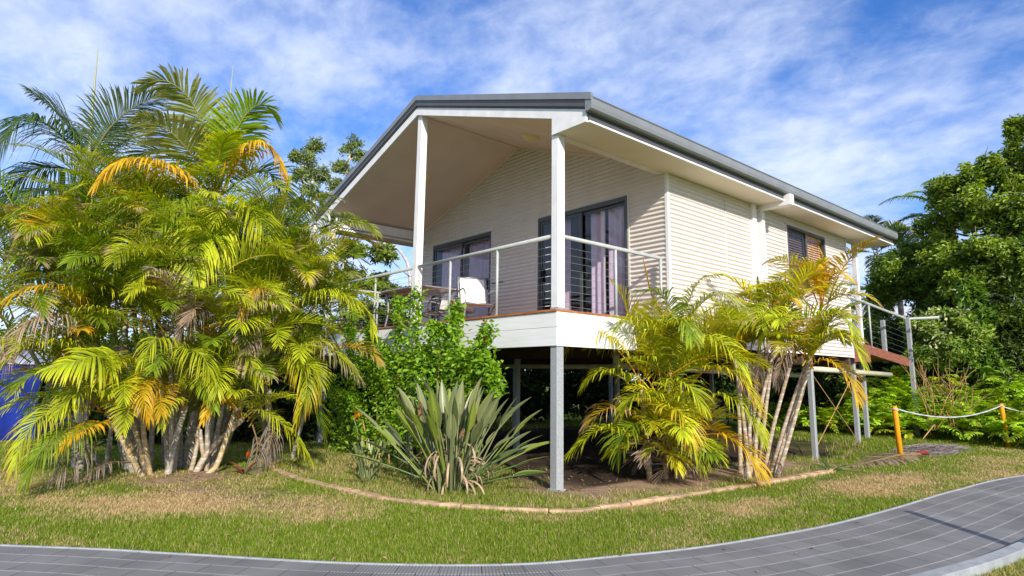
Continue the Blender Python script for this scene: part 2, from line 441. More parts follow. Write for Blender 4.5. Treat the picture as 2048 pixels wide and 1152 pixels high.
def build_ground():
    def ax(a, b, step, far):
        mid = np.arange(a, b + 1e-6, step); g = np.array([1, 2.2, 5, 11, 25, 60, 140, 320, far])
        return np.concatenate([(a - g)[::-1], mid, b + g])
    xs, ys = ax(-11, 6, 0.11, 700), ax(-9, 15, 0.11, 700)
    X, Y = np.meshgrid(xs, ys); x, y = X.ravel(), Y.ravel()
    st, so_, bed = cover(x, y)
    rn = vnoise(x * 14, y * 14, 21)[:, None]
    col = V(0.075, 0.13, 0.015) * (1 - st[:, None]) + V(0.30, 0.215, 0.095) * st[:, None]
    under = np.exp(-np.clip(0.9 - y, 0, 9) ** 2 / .5) * (x < 0.1) * (x > -8) * (y < 11)  # shade below the cabin floor, painted into the soil colour
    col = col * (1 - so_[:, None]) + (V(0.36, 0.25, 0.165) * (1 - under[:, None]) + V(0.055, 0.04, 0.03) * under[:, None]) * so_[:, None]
    col *= 0.75 + 0.5 * rn
    nx, ny = len(xs), len(ys)
    i = np.arange(ny - 1)[:, None] * nx + np.arange(nx - 1)[None]
    q = np.stack([i, i + 1, i + nx + 1, i + nx], -1).reshape(-1, 4)
    m, nt, out = newmat('lawn_soil'); N = nt.nodes.new; L = nt.links.new
    p = N('ShaderNodeBsdfPrincipled'); p.inputs['Roughness'].default_value = 0.95; p.inputs['Specular IOR Level'].default_value = 0.1; L(p.outputs[0], out.inputs[0])
    a = N('ShaderNodeAttribute'); a.attribute_name = 'Col'
    tc = N('ShaderNodeTexCoord'); n = N('ShaderNodeTexNoise'); n.inputs['Scale'].default_value = 38; n.inputs['Detail'].default_value = 6; n.inputs['Roughness'].default_value = 0.7
    L(tc.outputs['Object'], n.inputs['Vector'])
    r = N('ShaderNodeValToRGB'); L(n.outputs[0], r.inputs[0]); r.color_ramp.elements[0].color = (0.45, 0.45, 0.45, 1); r.color_ramp.elements[1].color = (1.5, 1.45, 1.4, 1)
    r.color_ramp.elements[0].position, r.color_ramp.elements[1].position = 0.32, 0.68
    mx = N('ShaderNodeMix'); mx.data_type = 'RGBA'; mx.blend_type = 'MULTIPLY'; mx.inputs[0].default_value = 1; mx.clamp_result = False
    L(a.outputs[0], mx.inputs[6]); L(r.outputs[0], mx.inputs[7]); L(mx.outputs[2], p.inputs['Base Color'])
    bp = N('ShaderNodeBump'); bp.inputs['Strength'].default_value = 0.9; bp.inputs['Distance'].default_value = 0.03; L(n.outputs[0], bp.inputs['Height']); L(bp.outputs[0], p.inputs['Normal'])
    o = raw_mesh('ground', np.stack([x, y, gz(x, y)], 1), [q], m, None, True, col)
    tag(o, kind='structure')


build_ground()


def view_ok(x, y, z=0.0, margin=0.06):
    d = np.stack([x, y, np.full_like(x, z)], -1) - CAM
    f = d @ FW; u = d @ RT / np.maximum(f, 1e-3) * FPX / 2048; w = d @ UP / np.maximum(f, 1e-3) * FPX / 2048
    return (f > 0.5) & (abs(u) < 0.5 + margin) & (w > -0.36 - margin)


def build_grass():
    n = 1500000
    # sampled with density falling with distance from the photographer
    r = 4.0 + 22.0 * rng.random(n) ** 1.5
    a = rng.uniform(-0.80, 0.80, n)
    fx, fy = -math.sin(YAW), math.cos(YAW)
    x = CAM[0] + r * (fx * np.cos(a) + fy * np.sin(a)); y = CAM[1] + r * (fy * np.cos(a) - fx * np.sin(a))
    k = view_ok(x, y); x, y = x[k], y[k]
    pd = path_dist(x, y)
    k = (pd < -0.035 + 0.05 * (vnoise(x * 3, y * 3, 31) - .35) * (rng.random(len(x)) < .6)) | (pd > PATH_W + 0.14); x, y = x[k], y[k]
    st, so_, bed = cover(x, y)
    de = np.full(len(x), 9.0)
    for p in EDGE: de = np.minimum(de, (x - p[0]) ** 2 + (y - p[1]) ** 2)
    de = np.sqrt(de)
    keep = (rng.random(len(x)) < (1 - so_) ** 1.5) & (de > 0.045) & ~((x < -0.3) & (x > -7.2) & (y > 0.9) & (y < 9.3))
    keep &= ~(bed & (rng.random(len(x)) < 0.3))
    x, y, st, de, bed = x[keep], y[keep], st[keep], de[keep], bed[keep]
    n = len(x)
    dist = np.hypot(x - CAM[0], y - CAM[1])
    h = rng.uniform(0.018, 0.042, n) * (1 + 0.5 * np.exp(-(de / 0.12) ** 2) * (1 - st)) * (1 - 0.3 * st) * (1 + 0.7 * bed)
    h *= 1 + 1.0 * (y > 5.5) * (x < 1.5)
    w = rng.uniform(0.0016, 0.0032, n) * (0.6 + dist * 0.09)
    az = rng.uniform(0, 2 * math.pi, n); ln = rng.uniform(0.2, 1.2, n) * h * (1 + st)
    dx, dy = np.cos(az), np.sin(az)
    z0 = gz(x, y)
    b1 = np.stack([x - dy * w, y + dx * w, z0], 1); b2 = np.stack([x + dy * w, y - dx * w, z0], 1)
    tip = np.stack([x + dx * ln, y + dy * ln, z0 + h], 1)
    v = np.stack([b1, b2, tip], 1).reshape(-1, 3); t = np.arange(3 * n).reshape(-1, 3)
    pick = rng.random(n) < np.clip(st * 0.95 + 0.10, 0, 1)
    g = V(0.115, 0.195, 0.013) + rng.random((n, 1)) * V(0.15, 0.14, 0.01); s_ = V(0.50, 0.375, 0.18) + rng.random((n, 1)) * V(0.18, 0.14, 0.08)
    c = np.where(pick[:, None], s_, g) * rng.uniform(0.7, 1.2, (n, 1))
    o = raw_mesh('grass', v, [t], M['grass'], None, False, np.repeat(c, 3, 0))
    tag(o, 'short patchy lawn grass, green with straw coloured dry areas', 'grass', kind='stuff')


build_grass()


def path_mat():
    m, nt, out = newmat('grid_pavers'); N = nt.nodes.new; L = nt.links.new
    p = N('ShaderNodeBsdfPrincipled'); p.inputs['Roughness'].default_value = 0.7; L(p.outputs[0], out.inputs[0])
    uv = N('ShaderNodeUVMap'); sp = N('ShaderNodeSeparateXYZ'); L(uv.outputs[0], sp.inputs[0])
    def m_(op, a, b=None):
        n = N('ShaderNodeMath'); n.operation = op
        for i, x in enumerate((a, b)):
            if x is None: continue
            if isinstance(x, (int, float)): n.inputs[i].default_value = x
            else: L(x, n.inputs[i])
        return n.outputs[0]
    u, v = sp.outputs[0], sp.outputs[1]
    row = m_('DIVIDE', v, 0.19); rowf = m_('FRACT', row); rowi = m_('FLOOR', row)
    line = m_('LESS_THAN', rowf, 0.085)
    bead = m_('GREATER_THAN', m_('FRACT', m_('DIVIDE', u, 0.024)), 0.30)
    colu = m_('ADD', m_('DIVIDE', u, 0.30), m_('MULTIPLY', rowi, 0.5))
    colf = m_('FRACT', colu); coli = m_('FLOOR', colu)
    joint = m_('LESS_THAN', colf, 0.022)
    rib = m_('FRACT', m_('DIVIDE', u, 0.024)); ribd = m_('LESS_THAN', rib, 0.42)
    wn = N('ShaderNodeTexWhiteNoise'); wn.noise_dimensions = '2D'; cb = N('ShaderNodeCombineXYZ'); L(coli, cb.inputs[0]); L(rowi, cb.inputs[1]); L(cb.outputs[0], wn.inputs['Vector'])
    ns = N('ShaderNodeTexNoise'); ns.inputs['Scale'].default_value = 1.3; ns.inputs['Detail'].default_value = 5; tc = N('ShaderNodeTexCoord'); L(tc.outputs['Object'], ns.inputs['Vector'])
    val = m_('ADD', m_('ADD', 0.185, m_('MULTIPLY', wn.outputs[0], 0.035)), m_('MULTIPLY', m_('SUBTRACT', ns.outputs[0], 0.5), 0.24))
    val = m_('MULTIPLY', val, m_('SUBTRACT', 1.0, m_('MULTIPLY', ribd, 0.30)))
    val = m_('MULTIPLY', val, m_('SUBTRACT', 1.0, m_('MULTIPLY', joint, 0.75)))
    hl = m_('MULTIPLY', m_('MULTIPLY', line, bead), m_('SUBTRACT', 1.0, joint))
    val = m_('ADD', val, m_('MULTIPLY', hl, 0.20))
    c = N('ShaderNodeCombineColor'); L(m_('MULTIPLY', val, 1.0), c.inputs[0]); L(m_('MULTIPLY', val, 0.965), c.inputs[1]); L(m_('MULTIPLY', val, 0.94), c.inputs[2])
    L(c.outputs[0], p.inputs['Base Color'])
    h = m_('SUBTRACT', m_('ADD', m_('MULTIPLY', hl, 0.6), 0.5), m_('ADD', m_('MULTIPLY', joint, 0.5), m_('MULTIPLY', ribd, 0.25)))
    bp = N('ShaderNodeBump'); bp.inputs['Strength'].default_value = 0.5; bp.inputs['Distance'].default_value = 0.006; L(h, bp.inputs['Height']); L(bp.outputs[0], p.inputs['Normal'])
    return m


def build_path():
    n = len(INNER); k = 9
    s = np.concatenate([[0], np.cumsum(np.linalg.norm(np.diff(INNER, axis=0), axis=1))])
    w = np.linspace(0.0, PATH_W, k)
    P = INNER[:, None] + PNOR[:, None] * w[None, :, None]
    v = np.concatenate([P, np.full((n, k, 1), 0.012)], -1).reshape(-1, 3)
    i = np.arange(n - 1)[:, None] * k + np.arange(k - 1)[None]
    q = np.stack([i, i + 1, i + k + 1, i + k], -1).reshape(-1, 4)[:, ::-1]
    o = raw_mesh('path', v, [q], path_mat(), None, False); tag(o, kind='structure')
    uvl = o.data.uv_layers.new(name='UVMap')
    uv = np.stack([np.repeat(s, k), np.tile(w, n)], 1)
    li = np.empty(len(o.data.loops), np.int32); o.data.loops.foreach_get('vertex_index', li)
    uvl.data.foreach_set('uv', uv[li].astype(np.float32).ravel())
    for nm, a, b, z, lab in (('path_edging', -0.036, -0.002, 0.018, 'narrow pale strip along the lawn side of the grey paver path'),
                             ('path_kerb', PATH_W + 0.01, PATH_W + 0.13, 0.07, 'low pale concrete kerb along the outer side of the paver path')):
        A = INNER + PNOR * a; B = INNER + PNOR * b
        vv = np.concatenate([np.c_[A, np.full(n, -0.05)], np.c_[A, np.full(n, z - 0.006)], np.c_[A + PNOR * 0.008, np.full(n, z)], np.c_[B - PNOR * 0.008, np.full(n, z)], np.c_[B, np.full(n, z - 0.006)], np.c_[B, np.full(n, -0.05)]])
        j = np.arange(n - 1)
        qq = np.concatenate([np.stack([j + n * e, j + n * (e + 1), j + 1 + n * (e + 1), j + 1 + n * e], 1) for e in range(5)])
        e_ = raw_mesh(nm, vv, [qq], M['concrete'], None, False); tag(e_, lab, 'kerb', kind='structure')


build_path()


def build_edging():
    n = len(EDGE); T = np.gradient(EDGE, axis=0); T /= np.linalg.norm(T, axis=1)[:, None]; Nn = np.stack([T[:, 1], -T[:, 0]], 1)
    mb = MB(); prof = [(-0.05, -0.05), (-0.048, 0.034), (-0.036, 0.048), (0.030, 0.046), (0.045, 0.03), (0.05, -0.05)]
    seg = 6
    for a in range(0, n - 1, seg):
        b = min(a + seg, n - 1); ids = np.arange(a, b + 1)
        dz = rnd.uniform(-0.012, 0.012); sh = rnd.uniform(-0.012, 0.012)
        rows = []
        for i in ids:
            t = EDGE[i].copy()
            if i == a: t = t + T[i] * 0.008
            if i == b: t = t - T[i] * 0.008
            rows.append([(t[0] + Nn[i, 0] * (p + sh), t[1] + Nn[i, 1] * (p + sh), z + dz + 0.006 * rnd.uniform(-1, 1)) for p, z in prof])
        v = np.array(rows); k = len(prof); m_ = len(ids)
        q = [(r * k + c, r * k + c + 1, (r + 1) * k + c + 1, (r + 1) * k + c) for r in range(m_ - 1) for c in range(k - 1)]
        t = [(0, c + 1, c) for c in range(1, k - 1)] + [((m_ - 1) * k, (m_ - 1) * k + c, (m_ - 1) * k + c + 1) for c in range(1, k - 1)]
        mb.add(v, q, t)
    o = mb.build('garden_edging', M['edging'])
    tag(o, 'terracotta coloured concrete garden edging curving round the planted bed', 'edging')


build_edging()

# ------------------------------------------------------------------ the cabin
ZD, YW = 2.277, 2.49                     # deck level, front wall plane
RX = -3.6                                # ridge line
roofz = lambda x: 6.43 - 0.335 * abs(x - RX)
ceilz = lambda x: 6.10 - 0.340 * abs(x - RX)
XR, XL = 0.55, -7.75                     # eave fascia lines
YEND, YWALL = 10.95, 9.47
CAB = empty('cabin', (0, 0, 0), 'raised cream corrugated cabin on steel posts with gabled verandah and grey roof', 'cabin')


def corr_wall(name, fixed, axis, z0, z1, bounds, m, sign):
    """horizontal corrugated sheet; bounds(z) -> list of (a, b) spans; axis 0: runs along x at y=fixed, axis 1: runs along y at x=fixed"""
    pitch, amp = 0.076, 0.0135
    dz = pitch / 8; zs = np.arange(z0, z1 + dz, dz); mb = MB()
    for k in range(len(zs) - 1):
        za, zb = zs[k], min(zs[k + 1], z1)
        fa, fb = [fixed + sign * amp * (1 + math.sin(2 * math.pi * z / pitch)) for z in (za, zb)]
        A, B = bounds(za + 1e-4), bounds(zb - 1e-4)
        if len(A) != len(B): B = A = bounds((za + zb) / 2)
        for (a0, a1), (b0, b1) in zip(A, B):
            if a1 - a0 < 1e-3 and b1 - b0 < 1e-3: continue
            p = [(a0, fa, za), (a1, fa, za), (b1, fb, zb), (b0, fb, zb)]
            if axis == 1: p = [(f, a, z) for a, f, z in p]
            mb.add(p, [(0, 1, 2, 3)])
    v = np.concatenate(mb.v); q = np.concatenate(mb.q)
    key = np.round(v * 20000).astype(np.int64)
    _, first, inv = np.unique(key, axis=0, return_index=True, return_inverse=True)
    return raw_mesh(name, v[first], [inv.reshape(-1)[q]], m, CAB, True)


D1, D2 = (-6.66, -4.47), (-2.99, -0.80); DTOP = 4.45
WIN = (6.52, 8.30, 3.26, 4.52)
XWL = -7.25


def front_bounds(z):
    hi = min(0.0, RX + (6.13 - z) / 0.340); lo = max(XWL, RX - (6.13 - z) / 0.340)
    if hi <= lo: return []
    if z < DTOP: return [(lo, D1[0]), (D1[1], D2[0]), (D2[1], hi)]
    return [(lo, hi)]


corr_wall('front_wall', YW, 0, ZD - 0.05, 6.13, front_bounds, M['wall'], -1)
corr_wall('side_wall', 0.0, 1, 1.93, 4.70, lambda z: [(YW, WIN[0]), (WIN[1], YWALL)] if WIN[2] < z < WIN[3] else [(YW, YWALL)], M['wall'], 1)
mb = MB(); mb.box(XWL, -0.02, YWALL - 0.05, YWALL, 1.93, 4.9); mb.box(XWL, XWL + 0.05, YW + 0.03, YWALL - 0.06, 1.93, 4.9)
mb.add([(XWL, YWALL - 0.02, 4.9), (-0.02, YWALL - 0.02, 4.9), (RX, YWALL - 0.02, 6.1)], t=[(0, 1, 2)])
mb.build('rear_wall', M['wall'], CAB)
# inside: floor, partition so that doors open on a dark room
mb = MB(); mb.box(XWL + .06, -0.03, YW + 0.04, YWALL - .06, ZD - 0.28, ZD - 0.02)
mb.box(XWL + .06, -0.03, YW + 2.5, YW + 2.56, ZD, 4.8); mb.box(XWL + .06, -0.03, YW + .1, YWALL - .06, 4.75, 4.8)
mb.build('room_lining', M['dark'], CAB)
# corner flashings
mb = MB(); mb.box(-0.03, 0.024, YW - 0.024, YW + 0.03, 1.92, 4.68); mb.build('corner_flashing', M['white'], CAB)
mb = MB(); mb.box(-0.01, 0.024, YWALL - 0.03, YWALL + 0.012, 1.92, 4.68); mb.build('corner_flashing', M['white'], CAB)
mb = MB(); mb.bbox(0.0, 0.075, 5.10, 5.23, 1.90, 4.68); mb.build('cover_post', M['white'], CAB)
mb = MB(); mb.bbox(0.0, 0.095, 5.40, 5.50, 1.90, 4.68); mb.build('downpipe', M['white'], CAB)
mb = MB(); mb.bbox(0.0, 0.68, 5.35, 5.49, 4.585, 4.79); mb.build('eave_bracket', M['white'], CAB)

# roof sheets, ridge
mb = MB()
for sgn, xe in ((1, XR + 0.05), (-1, XL - 0.05)):
    mb.hexa([(RX, 0.0, roofz(RX) - 0.03), (xe, 0.0, roofz(xe) - 0.03), (xe, YEND, roofz(xe) - 0.03), (RX, YEND, roofz(RX) - 0.03),
             (RX, 0.0, roofz(RX)), (xe, 0.0, roofz(xe)), (xe, YEND, roofz(xe)), (RX, YEND, roofz(RX))])
RF = mb.build('roof', M['roof'], CAB)
mb = MB()
for sgn in (1, -1):
    x1 = RX + sgn * 0.2
    mb.hexa([(RX, -0.03, roofz(RX) + 0.004), (x1, -0.03, roofz(x1) + 0.004), (x1, YEND, roofz(x1) + 0.004), (RX, YEND, roofz(RX) + 0.004),
             (RX, -0.03, roofz(RX) + 0.02), (x1, -0.03, roofz(x1) + 0.012), (x1, YEND, roofz(x1) + 0.012), (RX, YEND, roofz(RX) + 0.02)])
mb.build('ridge_cap', M['roof'], RF)


def rake(mb, y0, y1, top, bot, xr, xl):
    """band along the gable, from roofz-top to roofz-bot"""
    for a, b in ((RX, xr), (xl, RX)):
        mb.hexa([(a, y0, roofz(a) - bot), (b, y0, roofz(b) - bot), (b, y1, roofz(b) - bot), (a, y1, roofz(a) - bot),
                 (a, y0, roofz(a) - top), (b, y0, roofz(b) - top), (b, y1, roofz(b) - top), (a, y1, roofz(a) - top)])


mb = MB(); rake(mb, -0.045, -0.003, -0.02, 0.075, 0.66, -7.86); mb.build('barge_capping', M['gutter'], CAB)
mb = MB()
rake(mb, -0.032, -0.003, 0.078, 0.108, 0.63, -7.83); rake(mb, -0.026, -0.003, 0.110, 0.140, 0.63, -7.83); rake(mb, -0.032, -0.003, 0.142, 0.175, 0.63, -7.83); rake(mb, -0.018, -0.003, 0.176, 0.195, 0.62, -7.82)
mb.build('barge_flashing', M['fascia'], CAB)
mb = MB()
for sgn in (1, -1):
    xe = RX + sgn * 3.5; xo = RX + sgn * 4.13
    poly = [(RX, roofz(RX) - 0.20), (xe, roofz(xe) - 0.20), (xe, roofz(xe) - 0.345), (RX, roofz(RX) - 0.345)]
    mb.prism(poly if sgn < 0 else poly[::-1], 1, 0.0, 0.035)
    p2 = [(xe, roofz(xe) - 0.20), (xo, roofz(xo) - 0.20), (xo, 4.675), (xe, 4.675)]
    mb.prism(p2 if sgn < 0 else p2[::-1], 1, 0.0, 0.035)
mb.build('barge_board', M['white'], CAB)


def gutter(sgn, xf):
    """quad gutter: profile outwards from the fascia line"""
    prof = [(0, 4.80), (0.075, 4.80), (0.10, 4.82), (0.112, 4.87), (0.112, 4.93), (0.10, 4.955), (0.115, 4.972), (0.10, 4.985), (0.085, 4.97), (0.0, 4.97)]
    mb = MB(); n = len(prof)
    v = [(xf + sgn * p, y, z) for y in (-0.035, YEND + 0.02) for p, z in prof]
    q = [(i, (i + 1) % n, n + (i + 1) % n, n + i) for i in range(n)]
    t = [(0, i, i + 1) for i in range(1, n - 1)] + [(n, n + i + 1, n + i) for i in range(1, n - 1)]
    if sgn > 0: q = [f[::-1] for f in q]; t = [f[::-1] for f in t]
    mb.add(v, q, t); mb.build('gutter', M['gutter'], CAB)
    mb = MB(); a, b = sorted((xf, xf - sgn * 0.03)); mb.box(a, b, 0.037, YEND, 4.700, 4.95); mb.build('fascia', M['fascia'], CAB)
    mb = MB(); a, b = sorted((xf + sgn * 0.012, xf - sgn * 0.03)); mb.box(a, b, 0.037, YEND, 4.672, 4.698); mb.build('soffit_trim', M['white'], CAB)


gutter(1, XR); gutter(-1, XL)
# soffits and ceiling
mb = MB(); mb.box(-0.14, XR - 0.032, 0.037, YEND - 0.02, 4.680, 4.70); mb.build('eave_soffit', M['soffit'], CAB)
mb = MB(); mb.box(XL + 0.032, -7.06, 0.037, YEND - 0.02, 4.620, 4.64); mb.build('eave_soffit', M['soffit'], CAB)
mb = MB()
for a, b in ((RX, -0.03), (-7.17, RX)):
    mb.hexa([(a, 0.036, ceilz(a)), (b, 0.036, ceilz(b)), (b, YW + 0.03, ceilz(b)), (a, YW + 0.03, ceilz(a)),
             (a, 0.036, ceilz(a) + 0.02), (b, 0.036, ceilz(b) + 0.02), (b, YW + 0.03, ceilz(b) + 0.02), (a, YW + 0.03, ceilz(a) + 0.02)])
CE = mb.build('verandah_ceiling', M['ceiling'], CAB)
mb = MB()
for x in (-4.75, -5.65, -6.5, -2.6, -1.6):
    mb.hexa([(x - .012, 0.04, ceilz(x - .012) - 0.002), (x + .012, 0.04, ceilz(x + .012) - 0.002), (x + .012, YW - .02, ceilz(x + .012) - 0.002), (x - .012, YW - .02, ceilz(x - .012) - 0.002),
             (x - .012, 0.04, ceilz(x - .012) + .002), (x + .012, 0.04, ceilz(x + .012) + .002), (x + .012, YW - .02, ceilz(x + .012) + .002), (x - .012, YW - .02, ceilz(x - .012) + .002)])
mb.build('joint_strip', M['ceiling'], CE)
mb = MB(); mb.box(RX - 0.02, RX + 0.02, 0.04, YW - .01, ceilz(RX) - 0.022, ceilz(RX) - 0.004); mb.build('ridge_strip', M['ceiling'], CE)
mb = MB()
for sg in (1, -1):   # scotia along the ceiling and wall
    for x0 in np.linspace(RX, RX + sg * 3.5, 2)[:1]:
        x1 = RX + sg * 3.48; ya, yb = YW - 0.045, YW - 0.02
        mb.hexa([(RX, ya, ceilz(RX) - 0.04), (x1, ya, ceilz(x1) - 0.04), (x1, yb, ceilz(x1) - 0.04), (RX, yb, ceilz(RX) - 0.04), (RX, ya, ceilz(RX) - 0.003), (x1, ya, ceilz(x1) - 0.003), (x1, yb, ceilz(x1) - 0.003), (RX, yb, ceilz(RX) - 0.003)])
mb.build('ceiling_bead', M['soffit'], CE)
mb = MB(); mb.box(-0.15, -0.02, 0.16, YW - 0.02, 4.674, 4.90); mb.build('verandah_beam', M['white'], CAB)
mb = MB(); mb.box(-7.19, -7.06, 0.16, YW - 0.02, 4.575, 4.86); mb.build('verandah_beam', M['white'], CAB)
for x, ztop in ((-0.08, 4.70), (-3.565, 6.08), (-7.10, 4.68)):
    mb = MB(); mb.bbox(x - 0.065, x + 0.065, 0.02 + 0.02, 0.15 + 0.02, ZD + 0.001, ztop, 0.005); mb.build('verandah_post', M['white'], CAB)
# round ceiling lights
for (lx, ly) in ((-1.84, 1.2), (-5.19, 1.2)):
    z = ceilz(lx); sl_ = -0.34 * (1 if lx > RX else -1); nrm = V(sl_, 0, -1) * -1; nrm = V(-(-0.34 if lx > RX else 0.34), 0, 1); nrm /= np.linalg.norm(nrm)
    t1 = np.cross(V(0, 1, 0), nrm)
    c = V(lx, ly, z); mb = MB(); th = np.linspace(0, 2 * math.pi, 28, endpoint=False); rows = []
    for r_, d_ in ((0.15, 0.0), (0.155, -0.05), (0.14, -0.062), (0.125, -0.055), (0.11, -0.085), (0.05, -0.10)):
        rows.append(c + nrm * d_ + r_ * (np.cos(th)[:, None] * t1 + np.sin(th)[:, None] * V(0, 1, 0)))
    v = np.concatenate(rows); k = 28
    q = [(a * k + i, a * k + (i + 1) % k, (a + 1) * k + (i + 1) % k, (a + 1) * k + i) for a in range(5) for i in range(k)]
    vv = np.vstack([v, c + nrm * -0.102]); t = [(5 * k + i, 5 * k + (i + 1) % k, 6 * k) for i in range(k)]
    mb.add(vv, q, t); mb.build('ceiling_light', M['lamp'], CAB, True)

# deck
mb = MB()
for i in range(18):
    y0 = 0.0 + 0.139 * i; mb.box(-7.2, -0.0, y0 + 0.002 - (0.014 if i == 0 else 0), y0 + 0.135, ZD - 0.03, ZD)
mb.build('deck_boards', M['timber'], CAB)
for z0, z1, yo in ((2.045, 2.243, 0.006), (1.80, 2.040, 0.0)):
    mb = MB(); mb.bbox(-7.2, 0.004, 0.0 + yo, 0.035, z0, z1, 0.004); mb.build('deck_fascia', M['board'], CAB)
    mb = MB(); mb.box(-0.03, 0.004 - yo, 0.036, YW - 0.03, z0, z1); mb.build('deck_fascia', M['board'], CAB)
def bearer(*a, nm='joist'):
    mb = MB(); mb.box(*a); mb.build(nm, M['joist'], CAB)
for x in np.arange(-6.9, -0.2, 0.45): bearer(x - 0.022, x + 0.022, 0.04, YW - .07, 2.10, 2.245)
bearer(-7.15, -0.05, 0.12, 0.20, 1.82, 2.09, nm='bearer'); bearer(-7.2, -0.05, YW - .06, YW + 0.04, 1.75, 2.20, nm='bearer')
for y in (4.0, 5.5, 7.0, 9.3): bearer(-7.2, -0.02, y - 0.05, y + 0.05, 1.72, 1.94, nm='bearer')
stumps = [(-0.075, 0.085, 0.0, 1.80), (-3.6, 0.10, 0, 1.82), (-7.1, 0.10, 0, 1.82), (-3.6, 2.49, 0, 1.76), (-0.10, 4.9, 0, 1.72), (-1.9, 5.5, 0, 1.72), (-3.6, 5.5, 0, 1.72), (-7.1, 2.49, 0, 1.76), (-7.1, 5.5, 0, 1.72),
          (-0.10, 7.45, -0.21, 1.93), (-0.10, 9.66, -0.03, 1.93), (-3.6, 9.4, 0, 1.72), (-7.1, 9.4, 0, 1.72)]
for (x, y, z0, z1) in stumps:
    h = 0.048 if (x, y) != (-0.075, 0.085) else 0.062
    mb = MB(); mb.bbox(x - h, x + h, y - h, y + h, z0 - 0.05, z1, 0.006); mb.build('stump', M['galv'], CAB)
for p0, p1 in (((-0.10, 7.5, 0.05), (-0.10, 9.6, 1.5)), ((-0.06, 9.6, 0.05), (-0.06, 7.5, 1.5))):
    mb = MB(); mb.tube([p0, p1], 0.009, 6); mb.build('brace_rod', M['twig'], CAB)
mb = MB()
mb.tube([(-0.9, 2.2, 1.60), (-0.9, 5.6, 1.56), (-0.9, 9.2, 1.52)], 0.055, 10); mb.tube([(-6.9, 3.3, 1.66), (-1.0, 3.3, 1.60)], 0.05, 10)
for y in (2.25, 2.9, 3.25, 4.4): mb.tube([(-0.9, y, 1.6), (-0.9, y, 1.95)], 0.05, 10); mb.tube([(-0.9, y, 1.72), (-0.9, y, 1.80)], 0.065, 10)
mb.build('drain_pipe', M['pvc'], CAB, True)
mb = MB(); mb.tube([(-0.4, 8.2, 1.66), (-0.3, 9.7, 1.63), (-0.2, 12.3, 1.58)], 0.06, 10); mb.build('drain_pipe', M['pvc'], CAB, True)


def sliding_door(x0, x1, curtains, handle_x, screen_left):
    y = YW; f = MB(); w = 0.06
    d = bpy.data.objects.new('sliding_door', None); place(d, CAB)
    ya, yb = y - 0.035, y + 0.05
    f.bbox(x0 - 0.01, x0 + w - 0.02, ya, yb, ZD + 0.002, DTOP + 0.02, 0.003); f.bbox(x1 - w + 0.02, x1 + 0.01, ya, yb, ZD + 0.002, DTOP + 0.02, 0.003)
    f.box(x0 + w - 0.02, x1 - w + 0.02, ya + 0.003, yb, DTOP - 0.06, DTOP + 0.018); f.box(x0 + w - 0.02, x1 - w + 0.02, ya + 0.003, yb, ZD + 0.002, ZD + 0.05)
    xm = (x0 + x1) / 2
    for a, b, yy in ((x0 + 0.045, xm + 0.045, y - 0.012), (xm - 0.045, x1 - 0.045, y + 0.022)):
        f.box(a, a + 0.055, yy, yy + 0.026, ZD + 0.055, DTOP - 0.065); f.box(b - 0.055, b, yy, yy + 0.026, ZD + 0.055, DTOP - 0.065)
        f.box(a + 0.055, b - 0.055, yy + .002, yy + 0.024, DTOP - 0.12, DTOP - 0.065); f.box(a + 0.055, b - 0.055, yy + .002, yy + 0.024, ZD + 0.055, ZD + 0.14)
        g = MB(); g.add([(a + .05, yy + .013, ZD + .13), (b - .05, yy + .013, ZD + .13), (b - .05, yy + .013, DTOP - .11), (a + .05, yy + .013, DTOP - .11)], [(0, 1, 2, 3)])
        g.build('pane', M['glass'], d)
    f.build('frame', M['alu'], d)
    t = MB()   # pale sheet flashing at the sides
    t.box(x0 - 0.045, x0 - 0.012, y - 0.028, y - 0.01, ZD, DTOP + 0.05); t.box(x1 + 0.012, x1 + 0.045, y - 0.028, y - 0.01, ZD, DTOP + 0.05); t.build('flashing', M['wall'], d)
    h = MB(); h.bbox(handle_x - 0.025, handle_x + 0.025, y - 0.075, y - 0.013, 3.22, 3.46, 0.008); h.box(handle_x + (0.03), handle_x + 0.5, y - 0.02, y - 0.0125, 3.33, 3.35); h.build('handle', M['black'], d)
    for (a, b, mm, ph) in curtains:
        n = int((b - a) / 0.012) + 2; xs = np.linspace(a, b, n)
        wv = 0.035 * np.sin((xs - a) * 2 * math.pi / 0.135 + ph) + 0.014 * np.sin((xs - a) * 2 * math.pi / 0.31 + ph * 2)
        rows = []
        for z, sc in ((ZD + 0.03, 1.15), (3.2, 1.0), (DTOP - 0.04, 0.7)):
            rows.append(np.c_[xs + 0.01 * math.sin(z * 3), y + 0.14 + wv * sc, np.full(n, z)])
        v = np.concatenate(rows); q = [(r * n + i, r * n + i + 1, (r + 1) * n + i + 1, (r + 1) * n + i) for r in range(2) for i in range(n - 1)]
        raw_mesh('curtain', v, [q], mm, d, True)


sliding_door(*D2, [(-2.62, -2.28, M['sheer'], 0.3), (-1.80, -1.42, M['curtain'], 1.0), (-1.36, -0.82, M['curtain'], 2.2)], D2[0] + 0.085, True)
sliding_door(*D1, [(-6.55, -5.62, M['curtain'], 0.5), (-5.45, -4.62, M['sheer'], 1.5)], D1[1] - 0.09, False)

